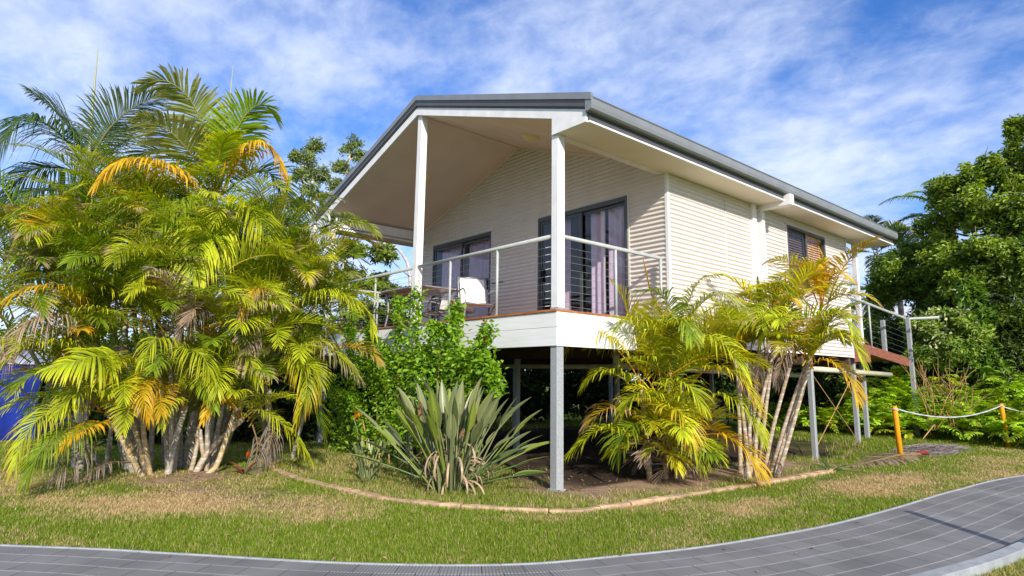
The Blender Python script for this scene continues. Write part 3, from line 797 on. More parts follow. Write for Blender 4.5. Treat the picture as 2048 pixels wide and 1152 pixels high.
# side window
wo = bpy.data.objects.new('window', None); place(wo, CAB)
y0, y1, z0, z1 = WIN; f = MB(); ym = (y0 + y1) / 2 - 0.03
f.bbox(-0.05, 0.035, y0 - 0.005, y0 + 0.045, z0, z1, 0.003); f.bbox(-0.05, 0.035, y1 - 0.045, y1 + 0.005, z0, z1, 0.003); f.box(-0.05, 0.033, y0 + .045, y1 - .045, z1 - 0.05, z1 + .004); f.box(-0.05, 0.033, y0 + .045, y1 - .045, z0 - .004, z0 + 0.05)
f.box(-0.02, 0.026, ym - 0.03, ym + 0.03, z0 + .05, z1 - .05); f.build('frame', M['alu'], wo)
s_ = MB(); s_.box(0.0, 0.06, y0 - 0.03, y1 + 0.03, z0 - 0.03, z0 - 0.006); s_.build('sill', M['wall'], wo)
s_ = MB(); s_.box(0.004, 0.03, y0 - 0.04, y0 - 0.008, z0, z1); s_.box(0.004, 0.03, y1 + 0.008, y1 + 0.04, z0, z1); s_.box(0.004, 0.034, y0 - 0.04, y1 + 0.04, z1 + 0.006, z1 + 0.03); s_.build('flashing', M['wall'], wo)
for a, b, mm in ((y0 + .04, ym - .025, M['screen']), (ym + .025, y1 - .04, M['glass'])):
    g = MB(); g.add([(0.01, a, z0 + .045), (0.01, b, z0 + .045), (0.01, b, z1 - .045), (0.01, a, z1 - .045)], [(0, 1, 2, 3)]); g.build('pane', mm, wo)
for a, b, mm in ((y0 + .05, ym - .03, M['darkblind']), (ym + .03, y1 - .05, M['blind'])):
    g = MB()
    for z in np.arange(z0 + 0.06, z1 - 0.1, 0.052):
        g.hexa([(-0.078, a, z + 0.038), (-0.055, a, z), (-0.055, b, z), (-0.078, b, z + 0.038), (-0.078, a, z + 0.042), (-0.051, a, z + 0.002), (-0.051, b, z + 0.002), (-0.078, b, z + 0.042)])
    g.box(-0.10, -0.052, a, b, z1 - 0.11, z1 - 0.05)
    for yy in (a + 0.12, (a + b) / 2, b - 0.12): g.box(-0.048, -0.045, yy - 0.008, yy + 0.008, z0 + 0.06, z1 - 0.1)
    g.build('blind', mm, wo)


def railing(path, posts, cables, m_rail, rail_r=0.030, name='handrail'):
    r = bpy.data.objects.new(name, None); place(r, CAB)
    mb = MB(); mb.tube(path, rail_r, 10); mb.build('rail', m_rail, r, True)
    for (x, y, z0, z1) in posts:
        mb = MB(); mb.tube([(x, y, z0), (x, y, z1)], 0.021, 10); mb.tube([(x, y, z0), (x, y, z0 + 0.012)], 0.045, 10); mb.build('post', m_rail, r, True)
    for c in cables:
        mb = MB(); mb.tube(c, 0.0028, 5); mb.build('cable', M['cable'], r)


ZR = ZD + 1.0
zc = [ZD + 0.10 * k + 0.06 for k in range(9)]
railing([(-7.03, 0.085, ZR), (-3.64, 0.085, ZR)], [(-5.0, 0.085, ZD, ZR), (-6.1, 0.085, ZD, ZR)], [[(-7.03, .085, z), (-3.63, .085, z)] for z in zc], M['rail'])
railing([(-3.49, 0.085, ZR), (-0.15, 0.085, ZR)], [(-2.53, 0.085, ZD, ZR), (-1.33, 0.085, ZD, ZR)], [[(-3.5, .085, z), (-0.14, .085, z)] for z in zc], M['rail'])
railing([(-0.08, 0.17, ZR), (-0.08, 2.36, ZR), (-0.08, 2.375, ZR - .01), (-0.08, 2.38, ZR - .03), (-0.08, 2.38, ZD)], [(-0.08, 1.29, ZD, ZR)], [[(-0.08, .17, z), (-0.08, 2.37, z)] for z in zc], M['rail'])
railing([(-7.1, 0.17, ZR), (-7.1, 2.45, ZR)], [(-7.1, 1.29, ZD, ZR)], [[(-7.1, .17, z), (-7.1, 2.45, z)] for z in zc], M['rail'])
mb = MB()
for k in range(3): mb.bbox(0.0, 0.03, YWALL + 0.02, 10.42, 1.84 + 0.14 * k, 1.84 + 0.14 * k + 0.136, 0.004)
mb.box(-3.0, -0.005, YWALL + 0.02, 10.42, 2.2, 2.255)
mb.build('rear_deck', M['redboard'], CAB)
mb = MB()
mb.hexa([(-0.03, 10.44, 2.04), (0.02, 10.44, 2.04), (0.02, 13.1, 1.80), (-0.03, 13.1, 1.80), (-0.03, 10.44, 2.25), (0.02, 10.44, 2.25), (0.02, 13.1, 2.02), (-0.03, 13.1, 2.02)])
mb.hexa([(-1.3, 10.44, 2.17), (-0.04, 10.44, 2.17), (-0.04, 13.1, 1.95), (-1.3, 13.1, 1.95), (-1.3, 10.44, 2.22), (-0.04, 10.44, 2.22), (-0.04, 13.1, 2.0), (-1.3, 13.1, 2.0)])
mb.build('access_ramp', M['redboard'], CAB)
mb = MB(); mb.bbox(-0.10, 0.0, 10.08, 10.18, 2.26, 4.68, 0.005); mb.build('verandah_post', M['white'], CAB)
for (x, y, z0, z1) in ((0.06, 13.12, -0.05, 3.1), (-0.5, 12.95, 1.9, 3.05), (-0.5, 11.3, 0, 2.0)):
    mb = MB(); mb.bbox(x - 0.05, x + 0.05, y - 0.05, y + 0.05, z0, z1, 0.005); mb.build('ramp_post', M['galv'], CAB)
railing([(0.0, 9.5, 3.30), (0.0, 10.0, 3.29), (0.0, 13.15, 3.08), (0.02, 13.2, 3.07), (0.75, 13.25, 3.07)], [(0.0, 10.62, 2.2, 3.24)],
        [[(0, 10.6, 2.35 + .14 * k), (0, 13.1, 2.12 + .14 * k)] for k in range(6)], M['rail'], 0.035)

for z in zc:
    for x0, x1 in ((-0.15, -0.30), (-3.63, -3.78), (-3.50, -3.38)):
        mb = MB(); mb.tube([(x0, .085, z), ((x0 + x1) / 2, .085, z), (x1, .085, z)], [.010, .008, .005], 6); mb.build('cable_fitting', M['white'], CAB)
for (x, y, z0, z1) in stumps[:3] + stumps[9:11]:
    mb = MB(); mb.bbox(x - .09, x + .09, y - .075, y + .075, z0 - .02, z0 + .022, .004); mb.build('base_plate', M['galv'], CAB)
for x in (-0.08, -3.565, -7.10):
    mb = MB(); mb.bbox(x - .072, x + .072, .033, .177, ZD + .001, ZD + .03, .003); mb.build('post_shoe', M['galv'], CAB)
for y in (3.3, 4.2, 6.2, 8.8):
    mb = MB(); mb.box(0.0, 0.030, y - .004, y + .004, 1.95, 4.66) if y == 4.2 else mb.box(0.02, 0.031, y - .006, y + .006, 4.60, 4.612); mb.build('sheet_joint', M['wall'], CAB)

# ------------------------------------------------------------------ outdoor table and chairs
TB = empty('patio_table', (-4.4, 0.68, ZD), 'rectangular outdoor table with frosted top and grey tube rim on the verandah', 'table')
c0 = V(-4.4, 0.68, ZD)
def rrect(hx, hy, r, n=6):
    p = []
    for cx, cy, a0 in ((hx - r, hy - r, 0), (-hx + r, hy - r, 90), (-hx + r, -hy + r, 180), (hx - r, -hy + r, 270)):
        for k in range(n + 1):
            a = math.radians(a0 + 90 * k / n); p.append((cx + r * math.cos(a), cy + r * math.sin(a)))
    return p
pl = rrect(0.73, 0.45, 0.14)
mb = MB(); mb.prism([(c0[0] + a, c0[1] + b) for a, b in pl], 2, ZD + 0.71, ZD + 0.72); mb.build('table_top', M['tabletop'], TB)
mb = MB(); mb.tube([(c0[0] + a, c0[1] + b, ZD + 0.712) for a, b in pl + pl[:2]], 0.019, 8); mb.build('rim', M['chairmetal'], TB, True)
for sx in (-1, 1):
    for sy in (-1, 1):
        mb = MB(); mb.tube(spline([c0 + V(sx * 0.60, sy * 0.36, 0.0), c0 + V(sx * 0.56, sy * 0.32, 0.35), c0 + V(sx * 0.60, sy * 0.34, 0.70)], 10), 0.017, 8); mb.build('leg', M['chairmetal'], TB, True)

def make_chair(loc, rz, label):
    r = empty('patio_chair', (0, 0, 0), label, 'chair', 'outdoor chairs round the verandah table')
    # faces +x, seat 0.42 high
    mb = MB(); s = np.linspace(0, 1, 7)
    prof = spline([(0.24, 0.41), (0.05, 0.395), (-0.2, 0.40), (-0.235, 0.43)], 10)
    v = [(p[0], yy, p[1]) for p in prof for yy in np.linspace(-0.24, 0.24, 5)]
    mb.add(v, [(i * 5 + j, i * 5 + j + 1, i * 5 + j + 6, i * 5 + j + 5) for i in range(9) for j in range(4)]); mb.build('seat', M['sling'], r, True)
    mb = MB(); prof = spline([(-0.235, 0.44), (-0.27, 0.60), (-0.33, 0.78), (-0.38, 0.93)], 10)
    v = [(p[0] - 0.02 * (1 - (yy / 0.24) ** 2), yy, p[1]) for p in prof for yy in np.linspace(-0.235, 0.235, 5)]
    mb.add(v, [(i * 5 + j, i * 5 + j + 1, i * 5 + j + 6, i * 5 + j + 5) for i in range(9) for j in range(4)]); mb.build('backrest', M['sling'], r, True)
    for sy in (-1, 1):
        mb = MB(); y = sy * 0.265
        mb.tube(spline([(0.27, y, 0.41), (0.0, y, 0.39), (-0.235, y, 0.41), (-0.29, y, 0.62), (-0.385, y, 0.94)], 18), 0.013, 7); mb.build('side_frame', M['chairmetal'], r, True)
        mb = MB(); y = sy * 0.295
        mb.tube(spline([(-0.30, y, 0.63), (-0.1, y, 0.665), (0.18, y, 0.655), (0.30, y, 0.55), (0.31, y, 0.35), (0.27, y, 0.0)], 22), 0.014, 7); mb.build('armrest', M['chairmetal'], r, True)
        mb = MB(); mb.tube(spline([(0.20, y, 0.40), (-0.05, y, 0.30), (-0.22, y, 0.15), (-0.30, y, 0.0)], 12), 0.013, 7); mb.build('leg', M['chairmetal'], r, True)
    mb = MB(); mb.tube([(-0.385, -0.265, 0.94), (-0.395, 0, 0.945), (-0.385, 0.265, 0.94)], 0.013, 7); mb.tube([(0.26, -0.29, 0.39), (0.26, 0.29, 0.39)], 0.011, 7); mb.build('cross_bar', M['chairmetal'], r, True)
    r.location = loc; r.rotation_euler = (0, 0, rz)
    return r

ch = make_chair((-3.20, 1.15, ZD), math.radians(-22), 'white sling chair at the near end of the table, facing the corner post')
for loc, rz, lab in (((-4.35, 1.55, ZD), math.radians(205), 'white sling chair half hidden behind a railing post, its curved arms in front'), ((-5.0, 1.45, ZD), math.radians(-95), 'white sling chair behind the middle verandah post, mostly hidden by the table')):
    c2 = ch.copy(); COL.objects.link(c2); c2.location = loc; c2.rotation_euler = (0, 0, rz); c2['label'] = lab
    for k in list(ch.children):
        d = k.copy(); COL.objects.link(d); d.parent = c2

# ------------------------------------------------------------------ bollards and rope
def bollard(base, top, label):
    r = empty('bollard', base, label, 'bollard', 'yellow rope bollards beside the path')
    b, t = V(*base), V(*top); mb = MB(); d = t - b
    prof = [(0.047, -0.1), (0.047, 0.90), (0.044, 0.95), (0.038, 0.98), (0.015, 0.99)]
    mb.tube([b + d * (-0.08)] + [b + d * z for r_, z in prof[1:]], [p[0] for p in prof], 14); mb.build('post', M['yellow'], r, True)
    mb = MB(); a = np.linspace(0, 2 * math.pi, 14); p = b + d * 0.93
    mb.tube([p + 0.058 * V(math.cos(k), math.sin(k), 0) for k in a], 0.010, 6); mb.build('rope_loop', M['rope'], r, True)
    return r
B1, B1T = (1.52, 7.28, -0.02), (1.485, 7.27, 0.97); B2, B2T = (2.20, 11.84, 0.0), (2.15, 11.83, 0.96)
bollard(B1, B1T, 'yellow bollard nearer the cabin, dry fronds lying at its foot')
bollard(B2, B2T, 'yellow bollard at the far end of the sagging rope, beside the ferns')
def rope(p, q, sag, label):
    t = np.linspace(0, 1, 40)[:, None]; P = np.array(p) * (1 - t) + np.array(q) * t; P[:, 2] -= sag * 4 * (t * (1 - t))[:, 0]
    mb = MB()
    T = np.linspace(0, 1, 220)[:, None]; Q = np.array(p) * (1 - T) + np.array(q) * T; Q[:, 2] -= sag * 4 * (T * (1 - T))[:, 0]
    for ph in (0, 2.1, 4.2):
        an = np.linspace(0, 2 * math.pi * 70, 220) + ph
        mb.tube(Q + 0.008 * np.c_[np.cos(an), np.zeros(220), np.sin(an)], 0.007, 5)
    o = mb.build('rope', M['rope'], None, True); tag(o, label, 'rope', 'ropes hung between yellow bollards')
rope((1.49, 7.33, 0.91), (2.15, 11.78, 0.90), 0.20, 'white rope sagging between the two yellow bollards')
rope((2.16, 11.9, 0.88), (3.2, 15.4, 0.85), 0.18, 'white rope running right from the far yellow bollard out of view')

# ------------------------------------------------------------------ palm fronds
PAL = {
    'yellow': ((0.46, 0.45, 0.012), (0.66, 0.58, 0.022), (0.58, 0.34, 0.02)),
    'fern': ((0.34, 0.60, 0.02), (0.52, 0.70, 0.05), (0.25, 0.30, 0.05)),  # leaflet base, leaflet tip, rachis
    'green': ((0.14, 0.25, 0.010), (0.28, 0.36, 0.016), (0.30, 0.30, 0.04)),
    'lime': ((0.31, 0.41, 0.010), (0.56, 0.56, 0.022), (0.46, 0.36, 0.04)),
    'pale': ((0.24, 0.29, 0.06), (0.42, 0.40, 0.14), (0.46, 0.38, 0.08)),
    'gold': ((0.52, 0.38, 0.012), (0.66, 0.38, 0.02), (0.58, 0.27, 0.02)),
    'dark': ((0.045, 0.10, 0.016), (0.085, 0.14, 0.025), (0.16, 0.19, 0.05)),
    'grey': ((0.085, 0.135, 0.045), (0.16, 0.20, 0.07), (0.28, 0.27, 0.10)),
    'dead': ((0.36, 0.27, 0.20), (0.48, 0.36, 0.29), (0.46, 0.30, 0.12)),
    'grime': ((0.20, 0.15, 0.11), (0.33, 0.26, 0.21), (0.30, 0.19, 0.09)),
}


def frond(pts, colour, ll=0.42, wid=0.0105, n=None, t0=0.2, vee=0.55, droop=0.5, roll=0.0, r=0.011, R=None, tipcol=None, ragged=0.0, sweep=(68, 24)):
    """returns MB of one feather frond along a curve: rachis and two ranks of leaflets"""
    R = R or np.random.default_rng(rnd.randrange(1 << 30))
    C = spline(pts, 22); L = np.linalg.norm(np.diff(C, axis=0), axis=1).sum()
    n = n or int(max(16, L * (1 - t0) / 0.0245))
    cb, ct, cr = [np.array(c) for c in PAL[colour]]
    mb = MB(); mb.tube(C, np.linspace(r, r * 0.22, 22), 5, False, cr * R.uniform(0.85, 1.1))
    s = np.concatenate([[0], np.cumsum(np.linalg.norm(np.diff(C, axis=0), axis=1))]); s /= s[-1]
    T_ = np.gradient(C, axis=0); T_ /= np.linalg.norm(T_, axis=1)[:, None]
    base = np.linspace(t0, 0.99, n)
    for side in (-1, 1):
        t = np.clip(base + R.uniform(-0.3, 0.3, n) / n, 0, 1)
        if ragged: t = t[R.random(n) > ragged]
        k = len(t)
        P = np.stack([np.interp(t, s, C[:, i]) for i in range(3)], 1); T = np.stack([np.interp(t, s, T_[:, i]) for i in range(3)], 1); T /= np.linalg.norm(T, axis=1)[:, None]
        S_ = np.cross(T, V(0, 0, 1)); nn = np.linalg.norm(S_, axis=1)[:, None]; S_ = np.where(nn > 0.15, S_ / np.maximum(nn, 1e-6), V(0.7, 0.7, 0)); S_ /= np.linalg.norm(S_, axis=1)[:, None]
        U = np.cross(S_, T)
        cr_, sr_ = math.cos(roll), math.sin(roll); S_, U = S_ * cr_ + U * sr_, U * cr_ - S_ * sr_
        x = (t - t0) / (1 - t0)
        a = np.radians(sweep[0] + (sweep[1] - sweep[0]) * x ** 1.3 + R.normal(0, 4, k)); ve = vee * (1 - 0.5 * x) + R.normal(0, 0.09, k)
        prof = np.minimum(1, 0.45 + 2.6 * x) * (1 - 0.72 * np.maximum(0, x - 0.35) / 0.65) * R.uniform(0.86, 1.06, k)
        le = ll * prof
        D = T * np.cos(a)[:, None] + (S_ * side * np.cos(ve)[:, None] + U * np.sin(ve)[:, None]) * np.sin(a)[:, None]
        Wd = np.cross(D, np.cross(D, T)); Wd /= np.linalg.norm(Wd, axis=1)[:, None] + 1e-9
        Wd = Wd + 0.25 * R.normal(0, 1, (k, 3)); Wd /= np.linalg.norm(Wd, axis=1)[:, None]
        dr = droop * R.uniform(0.7, 1.3, k)
        cols = []; V_ = []
        tint = R.uniform(0.72, 1.2, (k, 1)) * R.uniform(0.72, 1.15)
        for f, wf in ((0.0, 0.55), (0.4, 1.0), (0.75, 0.8), (1.0, 0.0)):
            c = P + D * (le * f)[:, None]; c[:, 2] -= dr * le * f * f * (0.55 + 0.45 * f)
            c[:, :] -= D * (0.22 * dr * le * f ** 3)[:, None]
            cc = (cb * (1 - f) + ct * f) * tint
            if tipcol is not None:
                w_ = np.clip((f - 0.55) * 2.2 + R.uniform(-.3, .4, k) + (x - 0.5) * 0.8, 0, 1)[:, None]; cc = cc * (1 - w_) + np.array(tipcol) * w_
            if wf:
                o = Wd * (wid * wf * (0.6 + 0.4 * prof))[:, None]; V_ += [c - o, c + o]; cols += [cc, cc]
            else: V_ += [c]; cols += [cc]
        v = np.stack(V_, 1).reshape(-1, 3); cc = np.stack(cols, 1).reshape(-1, 3); i = np.arange(k) * 7
        q = np.concatenate([np.stack([i, i + 1, i + 3, i + 2], 1), np.stack([i + 2, i + 3, i + 5, i + 4], 1)]); tr = np.stack([i + 4, i + 5, i + 6], 1)
        mb.add(v, q, tr, cc)
    return mb


def arc(base, az, el, L, bend, n=7, side=0.0):
    """rachis curve: leaves base at azimuth az (rad) and elevation el, bending down by 'bend' rad over its length"""
    p = np.array(base, float); out = [p.copy()]
    for k in range(n):
        f = (k + 0.5) / n; e = el - bend * f ** 1.5; a = az + side * f
        p = p + L / n * V(math.cos(e) * math.cos(a), math.cos(e) * math.sin(a), math.sin(e)); out.append(p.copy())
    return out


def H(*a):
    """frond course from (u, v, dist) triples"""
    return [at(*p) for p in a]


BROWN = (0.45, 0.30, 0.20)
PINKT = (0.52, 0.38, 0.30)


def add_fronds(root, specs):
    for s in specs:
        pts, c = s[0], s[1]; kw = dict(s[2]) if len(s) > 2 else {}
        frond(pts, c, **kw).build('frond', M['frond'], root)


def stem(root, pts, r0, r1, m, n=None, rings=0.0):
    C = spline(pts, n or 26); k = len(C); f = np.linspace(0, 1, k)
    r = r0 + (r1 - r0) * f; r = r * (1 + 0.25 * np.exp(-f * 14))
    mb = MB(); mb.tube(C, r, 9); mb.build('trunk', m, root, True)


def random_crown(root, base, n, L, colours, el=(0.5, 1.3), bend=(1.0, 2.0), az=(0, 2 * math.pi), jitter=0.12, **kw):
    specs = []
    for i in range(n):
        a = az[0] + (az[1] - az[0]) * (i + rnd.random()) / n; e = rnd.uniform(*el); l = L * rnd.uniform(0.75, 1.15)
        b = np.array(base) + V(rnd.uniform(-1, 1), rnd.uniform(-1, 1), rnd.uniform(-1, 1)) * jitter
        k = dict(kw); k['ll'] = k.get('ll', 0.4) * rnd.uniform(1.05, 1.35); k.setdefault('wid', 0.0088); k['roll'] = rnd.uniform(-0.4, 0.4); k['droop'] = rnd.uniform(0.1, 0.5)
        if rnd.random() < 0.25: k['tipcol'] = BROWN
        specs.append((arc(b, a, e, l, rnd.uniform(*bend), side=rnd.uniform(-.4, .4)), rnd.choices(*zip(*colours))[0], k))
    add_fronds(root, specs)


TOCAM = math.atan2(CAM[1] + 3.3, CAM[0] + 3.8)       # azimuth from the left clump towards the photographer

# -- tall feather palm, upper left, with an unopened spear leaf
pb = at(165, 880, 11.6); pb[2] = 0
PA = empty('feather_palm', pb, 'tall feather palm at the far left with a long unopened spear leaf rising above it', 'palm')
ct = at(172, 352, 11.6)
stem(PA, [pb, (pb * 0.6 + at(168, 640, 11.6) * 0.4) * 0 + at(166, 640, 11.6), at(169, 450, 11.6)], 0.085, 0.065, M['palebark'])
mb = MB(); mb.tube(spline([at(169, 450, 11.6), at(170, 400, 11.6), ct, at(178, 310, 11.6)], 10), [.066, .075, .078, .074, .066, .056, .046, .038, .03, .02], 9, col=(0.34, 0.30, 0.14)); mb.build('crownshaft', M['strap'], PA, True)
mb = MB(); mb.tube(spline([at(178, 320, 11.6), at(183, 240, 11.6), at(190, 160, 11.6), at(196, 98, 11.6)], 10), np.linspace(0.03, 0.006, 10), 6, col=(0.36, 0.38, 0.18)); mb.build('spear_leaf', M['strap'], PA, True)
fp = dict(ll=0.85, wid=0.010, n=95, droop=0.30, t0=0.14, vee=0.4, r=0.02, sweep=(62, 25))
add_fronds(PA, [
    (H((176, 330, 11.6), (213, 264, 11.4), (262, 218, 11.2), (325, 186, 11.0)), 'grey', dict(fp, roll=0.5)),
    (H((172, 345, 11.6), (142, 292, 11.3), (89, 246, 11.0), (36, 240, 10.8), (-6, 300, 10.7)), 'dark', dict(fp, droop=0.8)),
    (H((170, 350, 11.6), (115, 335, 11.9), (55, 345, 12.1), (-10, 420, 12.2)), 'dark', dict(fp, droop=1.0)),
    (H((173, 330, 11.6), (147, 265, 11.9), (102, 214, 12.2), (58, 182, 12.4)), 'grey', dict(fp, roll=-0.3)),
    (H((178, 340, 11.6), (231, 295, 11.9), (284, 255, 12.2), (345, 250, 12.4)), 'grey', dict(fp)),
    (H((170, 362, 11.6), (115, 378, 11.0), (50, 390, 10.6), (-20, 470, 10.4)), 'dark', dict(fp, droop=0.9)),
    (H((176, 360, 11.6), (240, 355, 12), (300, 385, 12.3), (340, 450, 12.4)), 'dark', dict(fp, droop=1.0)),
    (H((174, 358, 11.6), (185, 300, 12.4), (215, 250, 13.0), (250, 260, 13.6)), 'dark', dict(fp)),
    (H((172, 365, 11.6), (140, 400, 11.2), (110, 450, 10.9), (85, 530, 10.7)), 'dark', dict(fp, droop=1.0)),
])

# -- tall cane palm whose crown stands above the clump
pb = at(375, 945, 10.9); pb[2] = 0
PB = empty('tall_cane_palm', pb, 'tall cane palm whose crown arches highest above the left clump, one orange frond beside it', 'palm')
ct = at(430, 395, 10.6)
stem(PB, [pb, at(395, 760, 10.8), at(420, 560, 10.7), at(428, 450, 10.6)], 0.075, 0.05, M['greycane'])
mb = MB(); mb.tube(spline([at(428, 450, 10.6), at(430, 410, 10.6), ct, at(434, 350, 10.6)], 8), [.052, .058, .055, .05, .042, .034, .026, .016], 8, col=(0.34, 0.31, 0.07)); mb.build('crownshaft', M['strap'], PB, True)
mb = MB(); mb.tube(spline([at(440, 370, 10.6), at(455, 250, 10.6), at(466, 133, 10.6)], 8), np.linspace(0.022, 0.005, 8), 6, col=(0.40, 0.40, 0.14)); mb.build('spear_leaf', M['strap'], PB, True)
fb = dict(ll=0.74, wid=0.017, n=62, droop=0.25, t0=0.18, vee=0.45, r=0.017)
add_fronds(PB, [
    (H((428, 392, 10.6), (400, 336, 10.4), (365, 288, 10.1), (325, 252, 9.9), (278, 235, 9.7)), 'pale', dict(fb, roll=-0.5)),
    (H((426, 380, 10.6), (412, 280, 10.5), (384, 205, 10.3), (335, 163, 10.1), (285, 168, 10.0)), 'pale', dict(fb, roll=-0.6, wid=0.022)),
    (H((420, 395, 10.6), (366, 357, 10.2), (318, 330, 9.9), (255, 318, 9.7), (212, 345, 9.6), (190, 372, 9.55)), 'gold', dict(fb, droop=0.7, ll=.5)),
    (H((440, 380, 10.6), (462, 290, 10.4), (490, 232, 10.2), (525, 208, 10.0), (556, 240, 9.9)), 'green', dict(fb, roll=0.4)),
    (H((442, 388, 10.6), (475, 322, 10.3), (515, 288, 10.1), (550, 305, 10.0), (572, 355, 9.9)), 'gold', dict(fb, droop=0.9, ll=.45)),
    (H((440, 392, 10.6), (500, 350, 11.0), (545, 350, 11.3), (585, 420, 11.5)), 'dark', dict(fb)),
    (H((436, 385, 10.6), (450, 300, 11.0), (470, 230, 11.5), (500, 200, 12)), 'green', dict(fb)),
    (H((426, 398, 10.6), (380, 395, 10.3), (330, 420, 10.0), (290, 490, 9.8)), 'green', dict(fb, droop=.7)),
    (H((438, 400, 10.6), (480, 400, 10.2), (520, 440, 9.9), (545, 510, 9.8)), 'lime', dict(fb, droop=.7)),
    (H((430, 400, 10.6), (420, 430, 10.0), (400, 490, 9.5), (385, 560, 9.3)), 'lime', dict(fb, droop=.8)),
    (H((424, 392, 10.6), (370, 330, 11.1), (310, 300, 11.5), (240, 330, 11.8)), 'green', dict(fb)),
    (H((430, 385, 10.6), (435, 330, 10.2), (450, 280, 9.8), (480, 262, 9.4)), 'lime', dict(fb, ll=.45)),
])

# -- the big left clump: three groups of stems
cl = dict(ll=0.46, wid=0.0092, t0=0.22, r=0.011)
pb = at(275, 945, 10.3); pb[2] = 0
C1 = empty('golden_cane_palm', pb, 'bushy golden cane palm with several orange ringed stems, left group of the big clump', 'palm', 'golden cane palms of the big left clump')
for (u0, v0, u1, v1, um, d) in ((288, 955, 216, 826, 250, 10.1), (280, 945, 238, 838, 262, 10.4), (297, 945, 262, 838, 280, 10.2), (303, 940, 284, 832, 290, 10.15), (255, 945, 190, 700, 225, 11.0), (300, 940, 330, 640, 310, 10.6), (270, 945, 250, 600, 255, 10.8)):
    b = at(u0, v0, d); b[2] = -0.03
    stem(C1, [b, at(um, (v0 + v1) / 2, d), at(u1, v1, d)], 0.038, 0.03, M['goldcane'] if v1 > 800 else M['greycane'])
    random_crown(C1, at(u1, v1 - 6, d), 5 if v1 > 800 else 8, 1.35, [('lime', 4), ('green', 4), ('gold', 1.2)], el=(0.5, 1.3), ll=0.38)
add_fronds(C1, [
    (H((200, 650, 9.9), (130, 590, 9.5), (70, 574, 9.3), (0, 604, 9.2)), 'gold', dict(cl, droop=.6)),
    (H((190, 660, 10), (120, 632, 9.6), (50, 648, 9.4), (8, 725, 9.3)), 'dead', dict(cl, droop=1.1, wid=.008, ragged=.2)),
    (H((220, 720, 9.9), (120, 690, 9.6), (50, 690, 9.4), (-20, 745, 9.3)), 'lime', dict(cl)),
    (H((255, 702, 9.6), (215, 708, 9.3), (160, 720, 9.1), (95, 738, 9.0)), 'lime', dict(cl, roll=.6, vee=.2, wid=.017)),
    (H((240, 755, 9.8), (150, 742, 9.5), (80, 745, 9.3), (0, 790, 9.2)), 'green', dict(cl)),
    (H((215, 826, 10.1), (132, 814, 9.6), (78, 838, 9.3), (45, 885, 9.2), (28, 940, 9.15)), 'lime', dict(cl, droop=.7, tipcol=(0.45, .35, .03))),
    (H((222, 850, 10.1), (150, 856, 9.5), (90, 892, 9.1), (52, 960, 9.0)), 'green', dict(cl, droop=.8, ll=.5)),
    (H((225, 838, 10.1), (190, 850, 9.6), (150, 868, 9.2), (118, 900, 9)), 'gold', dict(cl, ll=.3)),
    (H((216, 820, 10.1), (190, 790, 9.7), (150, 790, 9.4), (110, 830, 9.2)), 'lime', dict(cl)),
    (H((285, 830, 10), (292, 760, 9.5), (286, 790, 9.1), (300, 838, 8.95)), 'gold', dict(cl, ll=.36, droop=.8)),
    (H((262, 835, 10.1), (265, 770, 9.8), (240, 720, 9.4), (200, 760, 9.1)), 'lime', dict(cl, tipcol=(0.5, .35, .02))),
    (H((250, 560, 10.2), (190, 480, 9.9), (120, 450, 9.7), (40, 480, 9.6)), 'lime', dict(cl, ll=.5)),
    (H((260, 520, 10.3), (180, 420, 10.1), (100, 395, 10.0), (20, 430, 9.9)), 'green', dict(cl, ll=.5)),
    (H((240, 600, 10.2), (150, 530, 9.9), (70, 505, 9.8), (0, 540, 9.7)), 'green', dict(cl, ll=.5)),
    (H((230, 640, 10.2), (150, 600, 10), (70, 620, 9.9), (20, 690, 9.8)), 'lime', dict(cl, ll=.5)),
    (H((250, 540, 10.4), (240, 440, 10.2), (190, 370, 10), (140, 380, 9.9)), 'lime', dict(cl, ll=.5)),
    (H((200, 880, 9.9), (165, 895, 9.6), (140, 920, 9.4), (118, 948, 9.3)), 'grime', dict(cl, droop=1, ragged=.3, wid=.009)),
    (H((262, 925, 10), (220, 925, 9.7), (190, 940, 9.5), (165, 962, 9.4)), 'grime', dict(cl, ll=.2, droop=1, ragged=.5, wid=.007)),
])
pb = at(345, 955, 10.25); pb[2] = 0
C2 = empty('golden_cane_palm', pb, 'bushy golden cane palm with one thick mottled grey trunk, middle of the big clump', 'palm', 'golden cane palms of the big left clump')
for (u0, v0, u1, v1, um, d, r_) in ((334, 955, 372, 812, 350, 10.1, 0.062), (345, 950, 390, 700, 362, 10.5, .055), (360, 945, 365, 560, 362, 10.9, .05), (330, 945, 312, 520, 322, 11.1, .05)):
    b = at(u0, v0, d); b[2] = -0.03
    stem(C2, [b, at(um, (v0 + v1) / 2, d), at(u1, v1, d)], r_ * .72, r_ * 0.6, M['greycane'])
    random_crown(C2, at(u1, v1 - 10, d), 9, 1.45, [('lime', 4), ('green', 5), ('gold', .8), ('dead', .5)], el=(0.3, 1.35), ll=0.4)
